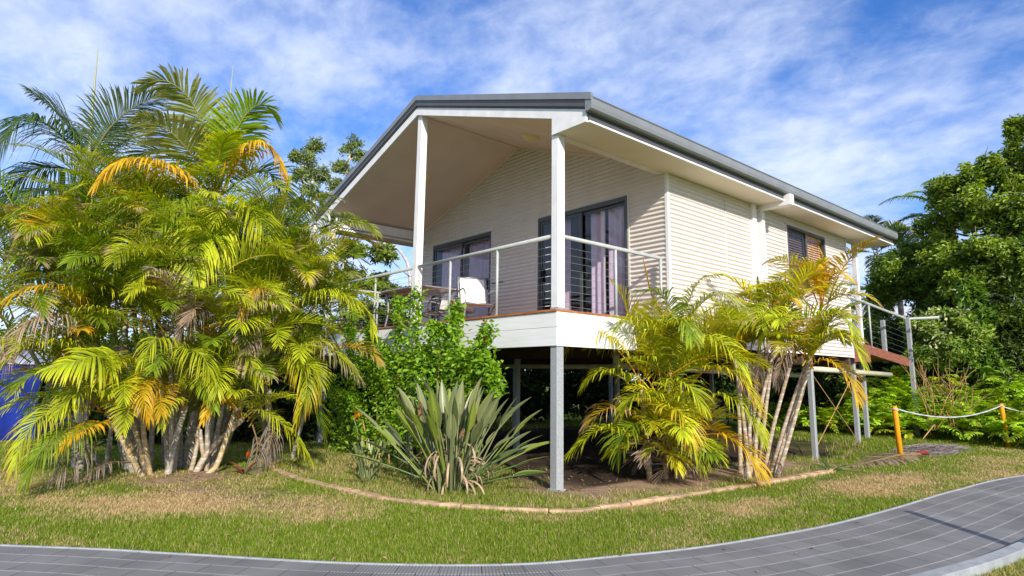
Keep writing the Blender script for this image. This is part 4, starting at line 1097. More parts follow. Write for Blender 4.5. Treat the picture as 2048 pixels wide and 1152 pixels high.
add_fronds(C2, [
    (H((345, 740, 9.8), (335, 690, 9.4), (310, 678, 9.1), (285, 720, 9.0)), 'lime', dict(cl, droop=.8)),
    (H((350, 720, 9.7), (375, 700, 9.3), (405, 712, 9.0), (425, 755, 8.9)), 'lime', dict(cl, droop=.8)),
    (H((400, 600, 10), (395, 560, 9.7), (375, 575, 9.5), (350, 620, 9.4)), 'dead', dict(cl, ll=.3, wid=.008, droop=1)),
    (H((430, 640, 9.9), (405, 622, 9.6), (380, 640, 9.4), (352, 675, 9.3)), 'dead', dict(cl, ll=.32, wid=.008, droop=1)),
    (H((330, 620, 10), (320, 560, 9.6), (290, 545, 9.3), (262, 590, 9.2)), 'lime', dict(cl)),
    (H((340, 560, 10.2), (350, 470, 9.9), (320, 430, 9.7), (280, 450, 9.6)), 'lime', dict(cl, ll=.5)),
    (H((350, 540, 10.2), (380, 470, 9.9), (425, 455, 9.7), (460, 500, 9.6)), 'green', dict(cl, ll=.5)),
    (H((310, 560, 10.2), (290, 470, 10), (250, 420, 9.8), (215, 450, 9.7)), 'green', dict(cl, ll=.5)),
    (H((372, 812, 10), (390, 770, 9.6), (410, 775, 9.3), (430, 820, 9.1)), 'green', dict(cl, ll=.35)),
    (H((372, 820, 10), (345, 800, 9.6), (330, 815, 9.3), (322, 855, 9.2)), 'lime', dict(cl, ll=.3)),
])
pb = at(425, 955, 10.2); pb[2] = 0
C3 = empty('golden_cane_palm', pb, 'bushy cane palm with pale stems splaying along the ground, right group of the clump', 'palm', 'golden cane palms of the big left clump')
for pts_, r_, m_ in ([((388, 950, 10.2), (420, 900, 10.2), (486, 838, 10.1)), .06, 'cane'], [((405, 960, 10.0), (430, 935, 10.0), (445, 900, 10.05), (472, 815, 10.1)), .052, 'goldcane'], [((415, 950, 10.3), (405, 900, 10.4), (400, 860, 10.5)), .045, 'cane'], [((380, 950, 10.4), (392, 900, 10.6), (398, 850, 10.7)), .045, 'cane'],
                     [((420, 945, 10.5), (470, 840, 10.6), (525, 710, 10.6)), .05, 'cane'], [((410, 945, 10.7), (450, 800, 11), (480, 600, 11.0)), .045, 'greycane'], [((400, 940, 10.9), (480, 760, 11.2), (545, 600, 11.3)), .045, 'greycane']):
    P_ = [at(*p) for p in pts_]; P_[0][2] = -0.03
    stem(C3, P_, r_ * .78, r_ * 0.62, M[m_])
    if pts_[-1][1] < 840: random_crown(C3, P_[-1], 7, 1.4, [('lime', 4), ('green', 4), ('gold', 1)], el=(0.35, 1.3), ll=0.38)
add_fronds(C3, [
    (H((525, 712, 10.4), (572, 690, 10), (603, 722, 9.7), (613, 778, 9.5), (592, 845, 9.4)), 'lime', dict(cl, ll=.42, droop=.9, tipcol=(.55, .36, .02))),
    (H((560, 720, 10.4), (640, 688, 10.1), (690, 722, 9.9), (724, 760, 9.8)), 'lime', dict(cl, droop=.7, tipcol=PINKT)),
    (H((530, 660, 10.4), (605, 600, 10.1), (675, 586, 9.9), (732, 620, 9.8), (748, 668, 9.7)), 'lime', dict(cl, ll=.5, droop=.7)),
    (H((520, 640, 10.4), (585, 540, 10.2), (650, 490, 10.1), (716, 482, 10.0)), 'lime', dict(cl, ll=.5, roll=.4)),
    (H((530, 600, 10.6), (580, 500, 10.5), (625, 440, 10.5), (680, 452, 10.5)), 'green', dict(cl, ll=.5)),
    (H((520, 620, 10.4), (545, 520, 10.3), (560, 430, 10.2), (580, 358, 10.1)), 'lime', dict(cl, ll=.42, droop=.1, sweep=(38, 14))),
    (H((515, 640, 10.3), (520, 560, 10), (505, 500, 9.8), (470, 480, 9.7)), 'lime', dict(cl, ll=.48)),
    (H((512, 600, 10.2), (505, 635, 9.9), (490, 700, 9.7), (482, 740, 9.6)), 'dead', dict(cl, ll=.36, droop=.9, wid=.009, tipcol=PINKT)),
    (H((545, 680, 10.2), (535, 600, 9.8), (510, 578, 9.5), (480, 640, 9.3)), 'gold', dict(cl, ll=.36, droop=.9, tipcol=PINKT)),
    (H((480, 760, 10.2), (475, 715, 9.8), (500, 720, 9.5), (520, 770, 9.3)), 'lime', dict(cl, ll=.36, droop=.8)),
    (H((486, 838, 10.1), (520, 820, 9.9), (580, 860, 9.7), (622, 920, 9.6)), 'lime', dict(cl, ll=.36, droop=.8)),
    (H((480, 835, 10.1), (450, 800, 9.7), (425, 805, 9.4), (405, 845, 9.2)), 'gold', dict(cl, ll=.28)),
    (H((475, 820, 10.1), (445, 780, 9.9), (420, 740, 9.6), (395, 765, 9.4)), 'lime', dict(cl, ll=.4)),
    (H((560, 760, 10.4), (610, 790, 10.2), (640, 840, 10.1), (650, 890, 10.1)), 'green', dict(cl, ll=.4)),
    (H((505, 850, 10.2), (515, 890, 10), (508, 930, 9.9), (500, 965, 9.85)), 'grime', dict(cl, ll=.25, droop=1.2, ragged=.3, wid=.008)),
    (H((530, 800, 10.3), (545, 840, 10.1), (540, 890, 10.0), (525, 930, 9.95)), 'grime', dict(cl, ll=.3, droop=1.2, ragged=.3, wid=.008)),
    (H((540, 650, 10.6), (600, 640, 10.6), (660, 690, 10.6), (690, 760, 10.6)), 'dark', dict(cl, ll=.5)),
    (H((530, 700, 10.8), (590, 640, 10.8), (640, 640, 10.8), (680, 700, 10.8)), 'green', dict(cl, ll=.5)),
])

for root, u0, d0, lst in ((C1, 285, 10.6, ((110, 560, 10.4, 7), (190, 500, 10.6, 8), (150, 660, 10.2, 6), (240, 620, 10.2, 7), (260, 470, 10.8, 7))),
                          (C2, 345, 10.8, ((300, 520, 10.3, 8), (360, 600, 10.0, 8), (340, 690, 9.9, 7), (400, 520, 10.5, 8), (300, 640, 10.0, 7))),
                          (C3, 410, 10.8, ((460, 540, 10.5, 8), (500, 640, 10.2, 8), (560, 560, 10.7, 8), (430, 660, 10.0, 7), (600, 650, 10.6, 7), (550, 470, 10.9, 7)))):
    for (u, v, d, n_) in lst:
        b = at(u0 + (u - u0) * 0.12, 945, d + .4); b[2] = -0.03; t_ = at(u, v, d)
        stem(root, [b, (b + t_) / 2 + (at(u0, 700, d) - (b + t_) / 2) * 0.15, t_], 0.038, 0.028, M['greycane'])
        random_crown(root, t_, n_, 1.55, [('lime', 5), ('green', 6), ('gold', .5), ('dead', .3)], el=(0.55, 1.45), bend=(.8, 1.8), ll=0.46)

pb = at(170, 940, 11.2); pb[2] = 0
C4 = empty('golden_cane_palm', pb, 'leafy golden cane palm hanging over the blue tent, outermost left of the clump', 'palm', 'golden cane palms of the big left clump')
pb = at(560, 930, 11.3); pb[2] = 0
C5 = empty('golden_cane_palm', pb, 'leafy golden cane palm reaching the verandah, outermost right of the clump', 'palm', 'golden cane palms of the big left clump')
for root, spots in ((C4, ((70, 530, 10.6), (40, 560, 10.4), (110, 620, 10.2), (60, 700, 10.2), (150, 720, 10.0), (190, 490, 10.6), (230, 430, 11.2), (220, 560, 10.0), (110, 780, 10.2), (250, 650, 9.9), (300, 570, 9.9), (30, 640, 10.3))),
                    (C5, ((360, 440, 11.0), (300, 450, 11.2), (640, 560, 10.8), (660, 640, 10.6), (600, 500, 10.9), (620, 720, 10.4), (520, 560, 10.3), (480, 470, 10.4), (430, 580, 9.9), (500, 700, 10.0), (380, 640, 9.8), (580, 620, 10.4), (540, 780, 10.2), (450, 740, 9.9)))):
    for j, (u, v, d) in enumerate(spots):
        t_ = at(u, v, d)
        if j % 3 == 0:
            b = np.array(root.location) + V(rnd.uniform(-.3, .3), rnd.uniform(-.3, .3), -.03); m_ = (b + t_) / 2; stem(root, [b, m_, t_], 0.032, 0.024, M['greycane'])
        a0 = math.atan2(CAM[1] - t_[1], CAM[0] - t_[0])
        random_crown(root, t_, 7, 1.3, [('lime', 6), ('green', 6), ('yellow', 1), ('gold', .6), ('dead', .6)], el=(0.5, 1.45), bend=(0.9, 2.0), az=(a0 - 1.7, a0 + 1.7), ll=0.44, jitter=.25)

# -- low bushy palm by the corner of the deck
pb = at(1325, 955, 9.45); pb[2] = 0
LP = empty('bushy_palm', pb, 'low bushy palm with a skirt of dead fronds, right of the galvanised corner post', 'palm')
for pts_, r_ in ([((1330, 955, 9.5), (1338, 800, 9.5), (1342, 715, 9.5)), .04], [((1300, 955, 9.4), (1288, 830, 9.4), (1282, 772, 9.4)), .04], [((1350, 955, 9.6), (1375, 850, 9.7), (1390, 790, 9.7)), .035]):
    P_ = [at(*p) for p in pts_]; P_[0][2] = -0.03; stem(LP, P_, r_, r_ * .8, M['goldcane'])
ORG = (0.55, 0.30, 0.03)
lp = dict(ll=0.54, wid=0.0125, t0=0.28, r=0.012)
add_fronds(LP, [
    (H((1282, 775, 9.4), (1262, 732, 9.2), (1221, 688, 9.0), (1172, 666, 8.85), (1120, 706, 8.8)), 'yellow', dict(lp, droop=.7, tipcol=(.56, .40, .06), t0=.35)),
    (H((1284, 775, 9.4), (1298, 712, 9.2), (1321, 668, 9.0), (1357, 642, 8.9), (1395, 672, 8.8)), 'yellow', dict(lp, t0=.3)),
    (H((1282, 775, 9.4), (1268, 678, 9.35), (1246, 600, 9.3), (1222, 562, 9.3)), 'yellow', dict(lp, droop=.1, tipcol=(.55, .48, .02))),
    (H((1340, 718, 9.5), (1346, 640, 9.4), (1322, 588, 9.3), (1275, 580, 9.2)), 'green', dict(lp)),
    (H((1342, 718, 9.5), (1390, 622, 9.4), (1440, 588, 9.3), (1490, 615, 9.2)), 'pale', dict(lp, ll=.5, roll=-.2)),
    (H((1340, 715, 9.5), (1325, 640, 9.4), (1300, 580, 9.4), (1287, 522, 9.35)), 'gold', dict(lp, ll=.12, droop=.1, sweep=(30, 14))),
    (H((1340, 715, 9.5), (1370, 620, 9.6), (1400, 560, 9.7), (1440, 548, 9.8)), 'pale', dict(lp, ll=.4)),
    (H((1338, 725, 9.5), (1300, 660, 9.3), (1250, 640, 9.1), (1205, 690, 9.0)), 'lime', dict(lp)),
    (H((1345, 725, 9.5), (1400, 680, 9.3), (1450, 690, 9.1), (1490, 750, 9.0)), 'lime', dict(lp)),
    (H((1340, 720, 9.5), (1345, 660, 9.1), (1365, 640, 8.8), (1385, 680, 8.6)), 'green', dict(lp)),
    (H((1290, 880, 9.4), (1244, 868, 9.1), (1199, 860, 8.95), (1138, 905, 8.85)), 'lime', dict(lp)),
    (H((1290, 850, 9.4), (1250, 822, 9.2), (1212, 818, 9.0), (1172, 850, 8.9)), 'gold', dict(lp, tipcol=PINKT)),
    (H((1290, 830, 9.4), (1255, 765, 9.2), (1203, 742, 9.0), (1168, 770, 8.95)), 'lime', dict(lp)),
    (H((1366, 791, 9.6), (1411, 742, 9.4), (1474, 750, 9.2), (1522, 818, 9.1)), 'yellow', dict(lp, tipcol=ORG)),
    (H((1384, 809, 9.6), (1433, 790, 9.4), (1490, 815, 9.2), (1525, 880, 9.1)), 'lime', dict(lp)),
    (H((1400, 870, 9.5), (1445, 870, 9.3), (1490, 900, 9.2), (1525, 950, 9.1)), 'gold', dict(lp)),
    (H((1320, 860, 9.3), (1300, 800, 9.0), (1270, 790, 8.8), (1240, 830, 8.7)), 'lime', dict(lp)),
    (H((1330, 850, 9.3), (1345, 780, 9.0), (1375, 770, 8.8), (1410, 820, 8.7)), 'lime', dict(lp)),
    (H((1340, 870, 9.2), (1340, 820, 8.9), (1365, 830, 8.7), (1380, 880, 8.6)), 'yellow', dict(lp, tipcol=ORG)),
    (H((1300, 890, 9.3), (1275, 850, 9.0), (1250, 865, 8.8), (1235, 915, 8.75)), 'green', dict(lp)),
    (H((1350, 900, 9.2), (1355, 870, 8.9), (1385, 885, 8.7), (1400, 930, 8.65)), 'lime', dict(lp)),
])
random_crown(LP, at(1335, 880, 9.5), 30, 1.0, [('lime', 6), ('yellow', 5), ('gold', 1), ('green', 1)], el=(0.2, 1.35), bend=(0.7, 1.5), wid=0.0115, ll=0.40, jitter=.25)
random_crown(LP, at(1325, 770, 9.5), 16, 1.25, [('lime', 6), ('yellow', 5), ('green', 1)], el=(0.5, 1.4), bend=(0.7, 1.5), wid=0.0115, ll=0.46, jitter=.2)
random_crown(LP, at(1335, 905, 9.4), 20, 0.60, [('dead', 3), ('grime', 3)], el=(-0.3, 0.5), bend=(0.9, 1.6), ll=0.26, wid=.009, ragged=.2, jitter=.28)

# -- tall ringed canes
pb = at(1535, 945, 10.5); pb[2] = 0
KP = empty('ringed_cane_palm', pb, 'tall clump of pale ringed canes with orange tinged crowns, against the side wall', 'palm')
canes = [((1498, 955, 10.0), (1488, 850, 10.0), (1468, 705, 10.0)), ((1480, 925, 10.4), (1478, 830, 10.4), (1472, 700, 10.3)), ((1500, 925, 10.6), (1498, 820, 10.6), (1500, 720, 10.6)), ((1505, 920, 10.9), (1510, 800, 10.9), (1524, 640, 10.8)),
         ((1518, 940, 10.5), (1530, 830, 10.5), (1548, 690, 10.5)), ((1528, 945, 10.4), (1545, 860, 10.4), (1592, 690, 10.5)), ((1540, 948, 10.3), (1570, 850, 10.3), (1612, 728, 10.4)), ((1552, 950, 10.2), (1580, 870, 10.2), (1622, 722, 10.3)), ((1545, 940, 10.8), (1600, 780, 10.8), (1640, 620, 10.8)), ((1512, 935, 10.2), (1515, 850, 10.3), (1560, 640, 10.6))]
kl = dict(ll=0.48, wid=0.0125, t0=0.25, r=0.011)
for i, pts_ in enumerate(canes):
    P_ = [at(*p) for p in pts_]; P_[0][2] = -0.03; stem(KP, P_, 0.036, 0.024, M['cane'])
    random_crown(KP, P_[-1], 6, 1.15, [('lime', 4), ('yellow', 4), ('gold', 1.5), ('green', 1)], el=(0.5, 1.4), bend=(.8, 1.8), ll=0.40, wid=0.011)
add_fronds(KP, [
    (H((1640, 625, 10.8), (1638, 575, 10.7), (1612, 535, 10.6), (1572, 530, 10.5)), 'gold', dict(kl, ll=.32, droop=.2)),
    (H((1642, 625, 10.8), (1652, 575, 10.7), (1675, 545, 10.6), (1702, 560, 10.5)), 'gold', dict(kl, ll=.34, droop=.4)),
    (H((1641, 625, 10.8), (1645, 570, 10.7), (1648, 530, 10.6), (1640, 500, 10.6)), 'gold', dict(kl, ll=.25, droop=.1)),
    (H((1580, 640, 10.5), (1540, 640, 10.2), (1500, 650, 10), (1470, 682, 9.9)), 'gold', dict(kl, ll=.3, droop=.7)),
    (H((1555, 650, 10.5), (1565, 615, 10.3), (1580, 595, 10.2), (1600, 610, 10.1)), 'gold', dict(kl, ll=.28)),
    (H((1522, 640, 10.7), (1530, 590, 10.6), (1560, 572, 10.5), (1600, 598, 10.4)), 'green', dict(kl)),
    (H((1522, 640, 10.7), (1518, 590, 10.7), (1515, 555, 10.7)), 'green', dict(kl, ll=.14, droop=0, sweep=(20, 10), wid=.02)),
    (H((1468, 705, 10.1), (1462, 650, 9.9), (1445, 612, 9.8), (1415, 620, 9.7)), 'lime', dict(kl)),
    (H((1468, 705, 10.1), (1440, 660, 9.9), (1420, 670, 9.7), (1405, 720, 9.6)), 'lime', dict(kl)),
    (H((1615, 735, 10.3), (1650, 720, 10.1), (1695, 752, 10), (1715, 800, 9.95)), 'gold', dict(kl)),
    (H((1615, 725, 10.3), (1660, 670, 10.1), (1700, 680, 10), (1728, 730, 9.95)), 'lime', dict(kl)),
    (H((1600, 700, 10.4), (1640, 640, 10.2), (1680, 630, 10.1), (1712, 670, 10)), 'lime', dict(kl)),
    (H((1650, 610, 10.7), (1680, 588, 10.6), (1708, 608, 10.5), (1716, 650, 10.5)), 'grime', dict(kl, ll=.2, ragged=.4, wid=.007)),
    (H((1590, 690, 10.4), (1580, 640, 10.1), (1550, 635, 9.9), (1525, 680, 9.8)), 'lime', dict(kl)),
    (H((1550, 690, 10.4), (1530, 700, 10.1), (1520, 740, 10), (1515, 780, 9.95)), 'dead', dict(kl, ll=.25, droop=1, wid=.008)),
    (H((1600, 700, 10.4), (1575, 700, 10.1), (1560, 735, 9.95), (1555, 775, 9.9)), 'dead', dict(kl, ll=.25, droop=1, wid=.008)),
    (H((1470, 710, 10.1), (1490, 740, 10), (1485, 780, 9.9)), 'grime', dict(kl, ll=.22, droop=1, wid=.008)),
    (H((1535, 950, 10.3), (1545, 920, 10.2), (1560, 935, 10.1), (1565, 962, 10.1)), 'grime', dict(kl, ll=.18, droop=1.2, ragged=.4, wid=.007)),
    (H((1520, 945, 10.2), (1500, 930, 10.1), (1480, 940, 10), (1460, 965, 9.9)), 'grime', dict(kl, ll=.2, droop=1.2, ragged=.4, wid=.007)),
])

# ------------------------------------------------------------------ leaf clouds, trees, shrubs
def leaves(P, L, W_, col, up=0.35, R=rng, D=None):
    """folded leaf blades at points P: returns verts, tris, colours"""
    n = len(P)
    if D is None:
        D = R.normal(0, 1, (n, 3)); D[:, 2] = D[:, 2] * 0.6 - 0.25
    D = D / np.linalg.norm(D, axis=1)[:, None]
    Nn = R.normal(0, 1, (n, 3)) * (1 - up) + V(0, 0, 1) * up * 2; Nn -= D * (Nn * D).sum(1)[:, None]; Nn /= np.linalg.norm(Nn, axis=1)[:, None] + 1e-9
    S_ = np.cross(D, Nn); l = (L * R.uniform(0.7, 1.25, n))[:, None]; w = (W_ * R.uniform(0.7, 1.2, n))[:, None]
    mid = P + D * l * 0.45
    v = np.stack([P, mid + S_ * w + Nn * w * 0.35, P + D * l - Nn * l * 0.12, mid - S_ * w + Nn * w * 0.35], 1).reshape(-1, 3)
    i = np.arange(n) * 4
    t = np.concatenate([np.stack([i, i + 1, i + 2], 1), np.stack([i, i + 2, i + 3], 1)])
    return v, t, np.repeat(col, 4, 0)


def clump_pts(c, rad, n, shell=0.55, R=rng):
    d = R.normal(0, 1, (n, 3)); d /= np.linalg.norm(d, axis=1)[:, None]
    r = (shell + (1 - shell) * R.random(n)) ** 0.8 * np.where(R.random(n) < 0.3, R.random(n), 1)
    return np.array(c) + d * r[:, None] * np.array(rad), d


def foliage(name, root, clumps, L, W_, c1, c2, m=None, sub=7, dens=1.0, up=0.35, subr=0.38):
    """clumps: (centre, (rx, ry, rz), leaves); each clump breaks into smaller tufts with gaps between"""
    Ps, Cs = [], []
    for (c, rad, n) in clumps:
        tufts, _ = clump_pts(c, np.array(rad) * 0.85, sub * 3, 0.5)
        for tf in tufts:
            k = max(4, int(n * dens / (sub * 3))); p, d = clump_pts(tf, np.array(rad) * subr * rng.uniform(0.6, 1.2), k, 0.2)
            f = np.clip(rng.uniform(0, 1) + rng.normal(0, 0.22, (k, 1)), 0, 1)
            Ps.append(p); Cs.append((np.array(c1) * (1 - f) + np.array(c2) * f) * rng.uniform(0.75, 1.2, (k, 1)))
    v, t, c = leaves(np.concatenate(Ps), L, W_, np.concatenate(Cs), up)
    return raw_mesh(name, v, [t], m or M['leaf'], root, False, c)


def tree(name, label, base, cat, trunk, r0, clumps, L, W_, c1, c2, bark, group=None, dens=1.0, sub=7, up=0.35, twig=0.3):
    o = empty(name, base, label, cat, group)
    mb = MB(); C = spline(trunk, 18); mb.tube(C, np.linspace(r0, r0 * 0.35, 18), 8)
    for (c, rad, n) in clumps:
        c = np.array(c); k = int(np.clip(np.argmin(np.abs(C[:, 2] - (c[2] - 0.45 * math.hypot(c[0] - base[0], c[1] - base[1])))), 3, 17))
        s = C[k]; m_ = (s + c) / 2 + V(rnd.uniform(-.2, .2), rnd.uniform(-.2, .2), -0.12 * np.linalg.norm(c - s))
        mb.tube(spline([s, m_, c], 8), np.linspace(r0 * 0.38, r0 * 0.08, 8), 5)
        for _ in range(4):
            q = c + rng.normal(0, 0.55, 3) * np.array(rad); mb.tube(spline([(s * .3 + c * .7), (c + q) / 2, q], 5), np.linspace(r0 * 0.14, r0 * 0.03, 5), 4)
    mb.build('trunk', bark, o, True)
    foliage('crown', o, clumps, L, W_, c1, c2, dens=dens, sub=sub, up=up)
    return o


def cl_at(u, v, d, ru, rv, n, rd=None):
    """clump seen at pixel (u, v) and distance d with half-width ru, half-height rv in pixels"""
    c = at(u, v, d); s = d / FPX * 0.88
    return (c, (ru * s, (rd or ru) * s, rv * s), n)


DG1, DG2 = (0.05, 0.10, 0.012), (0.32, 0.42, 0.045)
# big tree on the right
b = at(2010, 800, 22.5); b[2] = 0
tree('broadleaf_tree', 'large dense dark green tree filling the right edge of the view, tall sprig on top', b, 'tree', [b, at(2005, 620, 22.5), at(2015, 450, 22.5), at(2028, 300, 22.5)], 0.16,
     [cl_at(2030, 262, 22.3, 20, 38, 420), cl_at(2020, 345, 22.5, 48, 52, 1500), cl_at(1960, 345, 22.4, 42, 40, 1000), cl_at(1890, 385, 22.6, 52, 34, 1200), cl_at(2050, 420, 22.0, 70, 70, 2600), cl_at(1950, 420, 22.2, 60, 50, 1900),
      cl_at(1880, 455, 22.8, 48, 42, 1300), cl_at(1990, 500, 21.6, 70, 55, 2600), cl_at(2060, 540, 21.2, 70, 70, 2600), cl_at(1900, 520, 22.2, 60, 44, 1900), cl_at(2040, 640, 21.4, 80, 60, 2400), cl_at(1960, 570, 21.4, 60, 46, 2000), cl_at(2100, 330, 22.5, 60, 80, 1800), cl_at(2050, 730, 21.6, 80, 60, 2000), cl_at(1960, 700, 22.2, 70, 60, 1600)],
     0.16, 0.034, DG1, DG2, M['bark'], dens=2.6, sub=11)
b = at(1830, 780, 23.5); b[2] = 0
tree('lilly_pilly_tree', 'rounded dark green tree left of the big right tree, above the ramp rail', b, 'tree', [b, at(1835, 640, 23.5), at(1850, 500, 23.5)], 0.12,
     [cl_at(1800, 540, 23.2, 60, 42, 1600), cl_at(1860, 560, 23.0, 60, 50, 2000), cl_at(1770, 580, 23.5, 40, 30, 800), cl_at(1840, 500, 23.6, 40, 36, 900), cl_at(1890, 620, 22.8, 60, 46, 1600), cl_at(1760, 650, 23.4, 50, 36, 1000)],
     0.15, 0.034, (0.06, 0.12, 0.016), (0.24, 0.34, 0.04), M['bark'], dens=2.6, sub=11)
b = at(1880, 800, 20.4); b[2] = 0
SH = tree('flowering_shrub', 'leafy shrub dotted with cream blossom beside the end of the ramp', b, 'shrub', [b, at(1885, 740, 20.4), at(1890, 660, 20.4)], 0.06,
     [cl_at(1850, 665, 20.2, 44, 28, 1100), cl_at(1900, 640, 20.3, 50, 30, 1300), cl_at(1880, 705, 20.1, 62, 40, 1800), cl_at(1930, 690, 20.3, 50, 50, 1500), cl_at(1835, 715, 20.3, 28, 30, 600)],
     0.15, 0.032, (0.10, 0.18, 0.025), (0.34, 0.44, 0.07), M['bark'], dens=1.7, sub=8)
foliage('blossom', SH, [cl_at(1850, 655, 20.1, 46, 28, 120), cl_at(1900, 635, 20.1, 52, 30, 140), cl_at(1885, 690, 20.0, 62, 40, 150)], 0.09, 0.04, (0.45, 0.45, 0.22), (0.62, 0.60, 0.36), M['petal'])
b = at(1955, 810, 20.8); b[2] = 0
tree('upright_leafy_shrub', 'upright shrub of long fresh green leaves in front of the big right tree', b, 'shrub', [b, at(1955, 730, 20.8), at(1948, 600, 20.8)], 0.045,
     [cl_at(1945, 590, 20.7, 24, 30, 400), cl_at(1960, 640, 20.6, 38, 30, 700), cl_at(1950, 700, 20.6, 44, 34, 900), cl_at(1975, 750, 20.6, 50, 34, 900)], 0.24, 0.042, (0.07, 0.15, 0.016), (0.18, 0.30, 0.03), M['bark'], dens=1.4)
b = at(2075, 800, 21.5); b[2] = 0
tree('twiggy_tree', 'thin twiggy tree of sparse leaves at the right edge behind the rope', b, 'tree', [b, at(2070, 700, 21.5), at(2050, 560, 21.0)], 0.06,
     [cl_at(2040, 600, 20.7, 60, 70, 420), cl_at(2010, 690, 20.7, 50, 50, 400), cl_at(2060, 770, 20.6, 50, 40, 600), cl_at(2000, 760, 20.9, 50, 30, 500)], 0.16, 0.034, (0.04, 0.07, 0.014), (0.13, 0.18, 0.03), M['bark'])

# palms behind the rear deck
for (u, v, d, lab, n_, c_) in ((1752, 505, 27, 'pale feathery palm crown seen behind the rear verandah post', 13, 'grey'), (1905, 440, 27, 'dark palm crown poking out behind the big right tree', 11, 'dark'), (1800, 600, 25.5, 'short yellowing palm behind the ramp rail', 10, 'pale')):
    tp = at(u, v, d); b = tp.copy(); b[2] = 0
    o = empty('background_palm', b, lab, 'palm', 'palms beyond the rear deck')
    stem(o, [b, (b + tp) / 2, tp], 0.12, 0.09, M['palebark']); random_crown(o, tp, n_, 2.3, [(c_, 4), ('green', 1)], el=(0.1, 1.2), bend=(1.0, 1.9), ll=0.62, wid=.02, t0=.12)

# eucalypts far behind the left clump
E1, E2 = (0.12, 0.17, 0.05), (0.28, 0.34, 0.09)
for (pts_, cls, lab) in (
    ([(628, 700, 40), (630, 480, 40), (626, 380, 40), (622, 300, 40)], [(612, 315, 34, 30), (632, 290, 22, 22), (602, 350, 26, 24), (640, 345, 28, 26), (620, 385, 30, 24), (655, 400, 20, 22), (590, 312, 14, 14), (606, 410, 22, 18)], 'airy gum tree with the leaning thin crown, left of the pair behind the clump'),
    ([(684, 700, 43), (690, 480, 43), (692, 380, 43), (700, 300, 43)], [(700, 292, 30, 26), (722, 312, 24, 20), (680, 330, 26, 22), (712, 350, 30, 20), (672, 372, 24, 22), (700, 395, 30, 22), (690, 430, 24, 20), (664, 410, 16, 18)], 'airy gum tree with the taller bright crown, nearest the roof edge')):
    P_ = [at(*p) for p in pts_]; b = P_[0].copy(); b[2] = 0
    tree('gum_tree', lab, b, 'tree', [b] + P_, 0.22, [cl_at(u, v, pts_[0][2], ru, rv, 800) for u, v, ru, rv in cls], 0.24, 0.045, E1, E2, M['palebark'], 'gum trees behind the left clump', sub=8, up=.1)
# tree with pale branches left of the verandah
b = at(824, 700, 21); b[2] = 0
o = tree('paperbark_tree', 'tree with smooth pale curving branches seen through the left side of the verandah', b, 'tree', [b, at(822, 620, 21), at(818, 540, 21), at(806, 510, 21), at(790, 495, 21), at(760, 484, 21)], 0.075,
     [cl_at(705, 500, 19.5, 40, 24, 900), cl_at(765, 505, 20, 40, 26, 900), cl_at(700, 560, 20, 44, 36, 1500), cl_at(760, 570, 20.5, 44, 36, 1400), cl_at(720, 620, 20, 50, 30, 1300), cl_at(800, 600, 20.5, 44, 44, 1300), cl_at(640, 560, 20, 50, 40, 1300), cl_at(600, 480, 21, 40, 50, 900)], 0.14, 0.032, (0.05, 0.09, 0.015), (0.26, 0.33, 0.05), M['palebark'], dens=1.8, sub=10)

# hedges and far greenery
def hedge(name, label, pts, h, n, L, c1, c2, cat='hedge', rad=0.8, z0=0.0):
    o = empty(name, (*pts[0][:2], 0), label, cat)
    C = spline([(p[0], p[1], 0) for p in pts], 26 if h > 3.05 and len(pts) > 3 else 14); cls = []
    for p in C:
        for z in np.arange(z0 + h * 0.2, h, rad * 0.8):
            cls.append((p + V(rnd.uniform(-.3, .3), rnd.uniform(-.3, .3), z + rnd.uniform(-.2, .2)), (rad, rad, rad * 0.8), n))
    mb = MB()
    for p in C: mb.tube([p, p + V(rnd.uniform(-.3, .3), rnd.uniform(-.3, .3), h * 0.8)], [0.05, 0.02], 5)
    mb.build('stem', M['bark'], o)
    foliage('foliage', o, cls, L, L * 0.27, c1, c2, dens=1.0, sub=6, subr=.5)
    return o


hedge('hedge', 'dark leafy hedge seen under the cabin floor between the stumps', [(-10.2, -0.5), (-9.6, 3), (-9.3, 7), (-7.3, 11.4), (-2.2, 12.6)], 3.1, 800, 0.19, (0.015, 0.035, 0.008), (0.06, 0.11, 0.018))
hedge('clipped_hedge', 'dark glossy hedge behind the ramp wires', [(-2.0, 15.5), (-0.2, 16.2), (1.0, 16.8)], 3.2, 420, 0.14, (0.012, 0.03, 0.008), (0.045, 0.085, 0.015))
hedge('boundary_hedge', 'bright green hedge line beyond the tent at the far left', [(-34, -8), (-30, 2), (-26, 12)], 3.0, 420, 0.3, (0.06, 0.12, 0.015), (0.16, 0.24, 0.03), rad=1.4)
hedge('garden_shrubbery', 'dark tangled shrubs behind the big left clump', [(-9.5, -3.6), (-8.6, -1.4), (-7.6, 0.4)], 1.9, 420, 0.16, (0.02, 0.045, 0.010), (0.07, 0.12, 0.018), 'shrubs', .7)

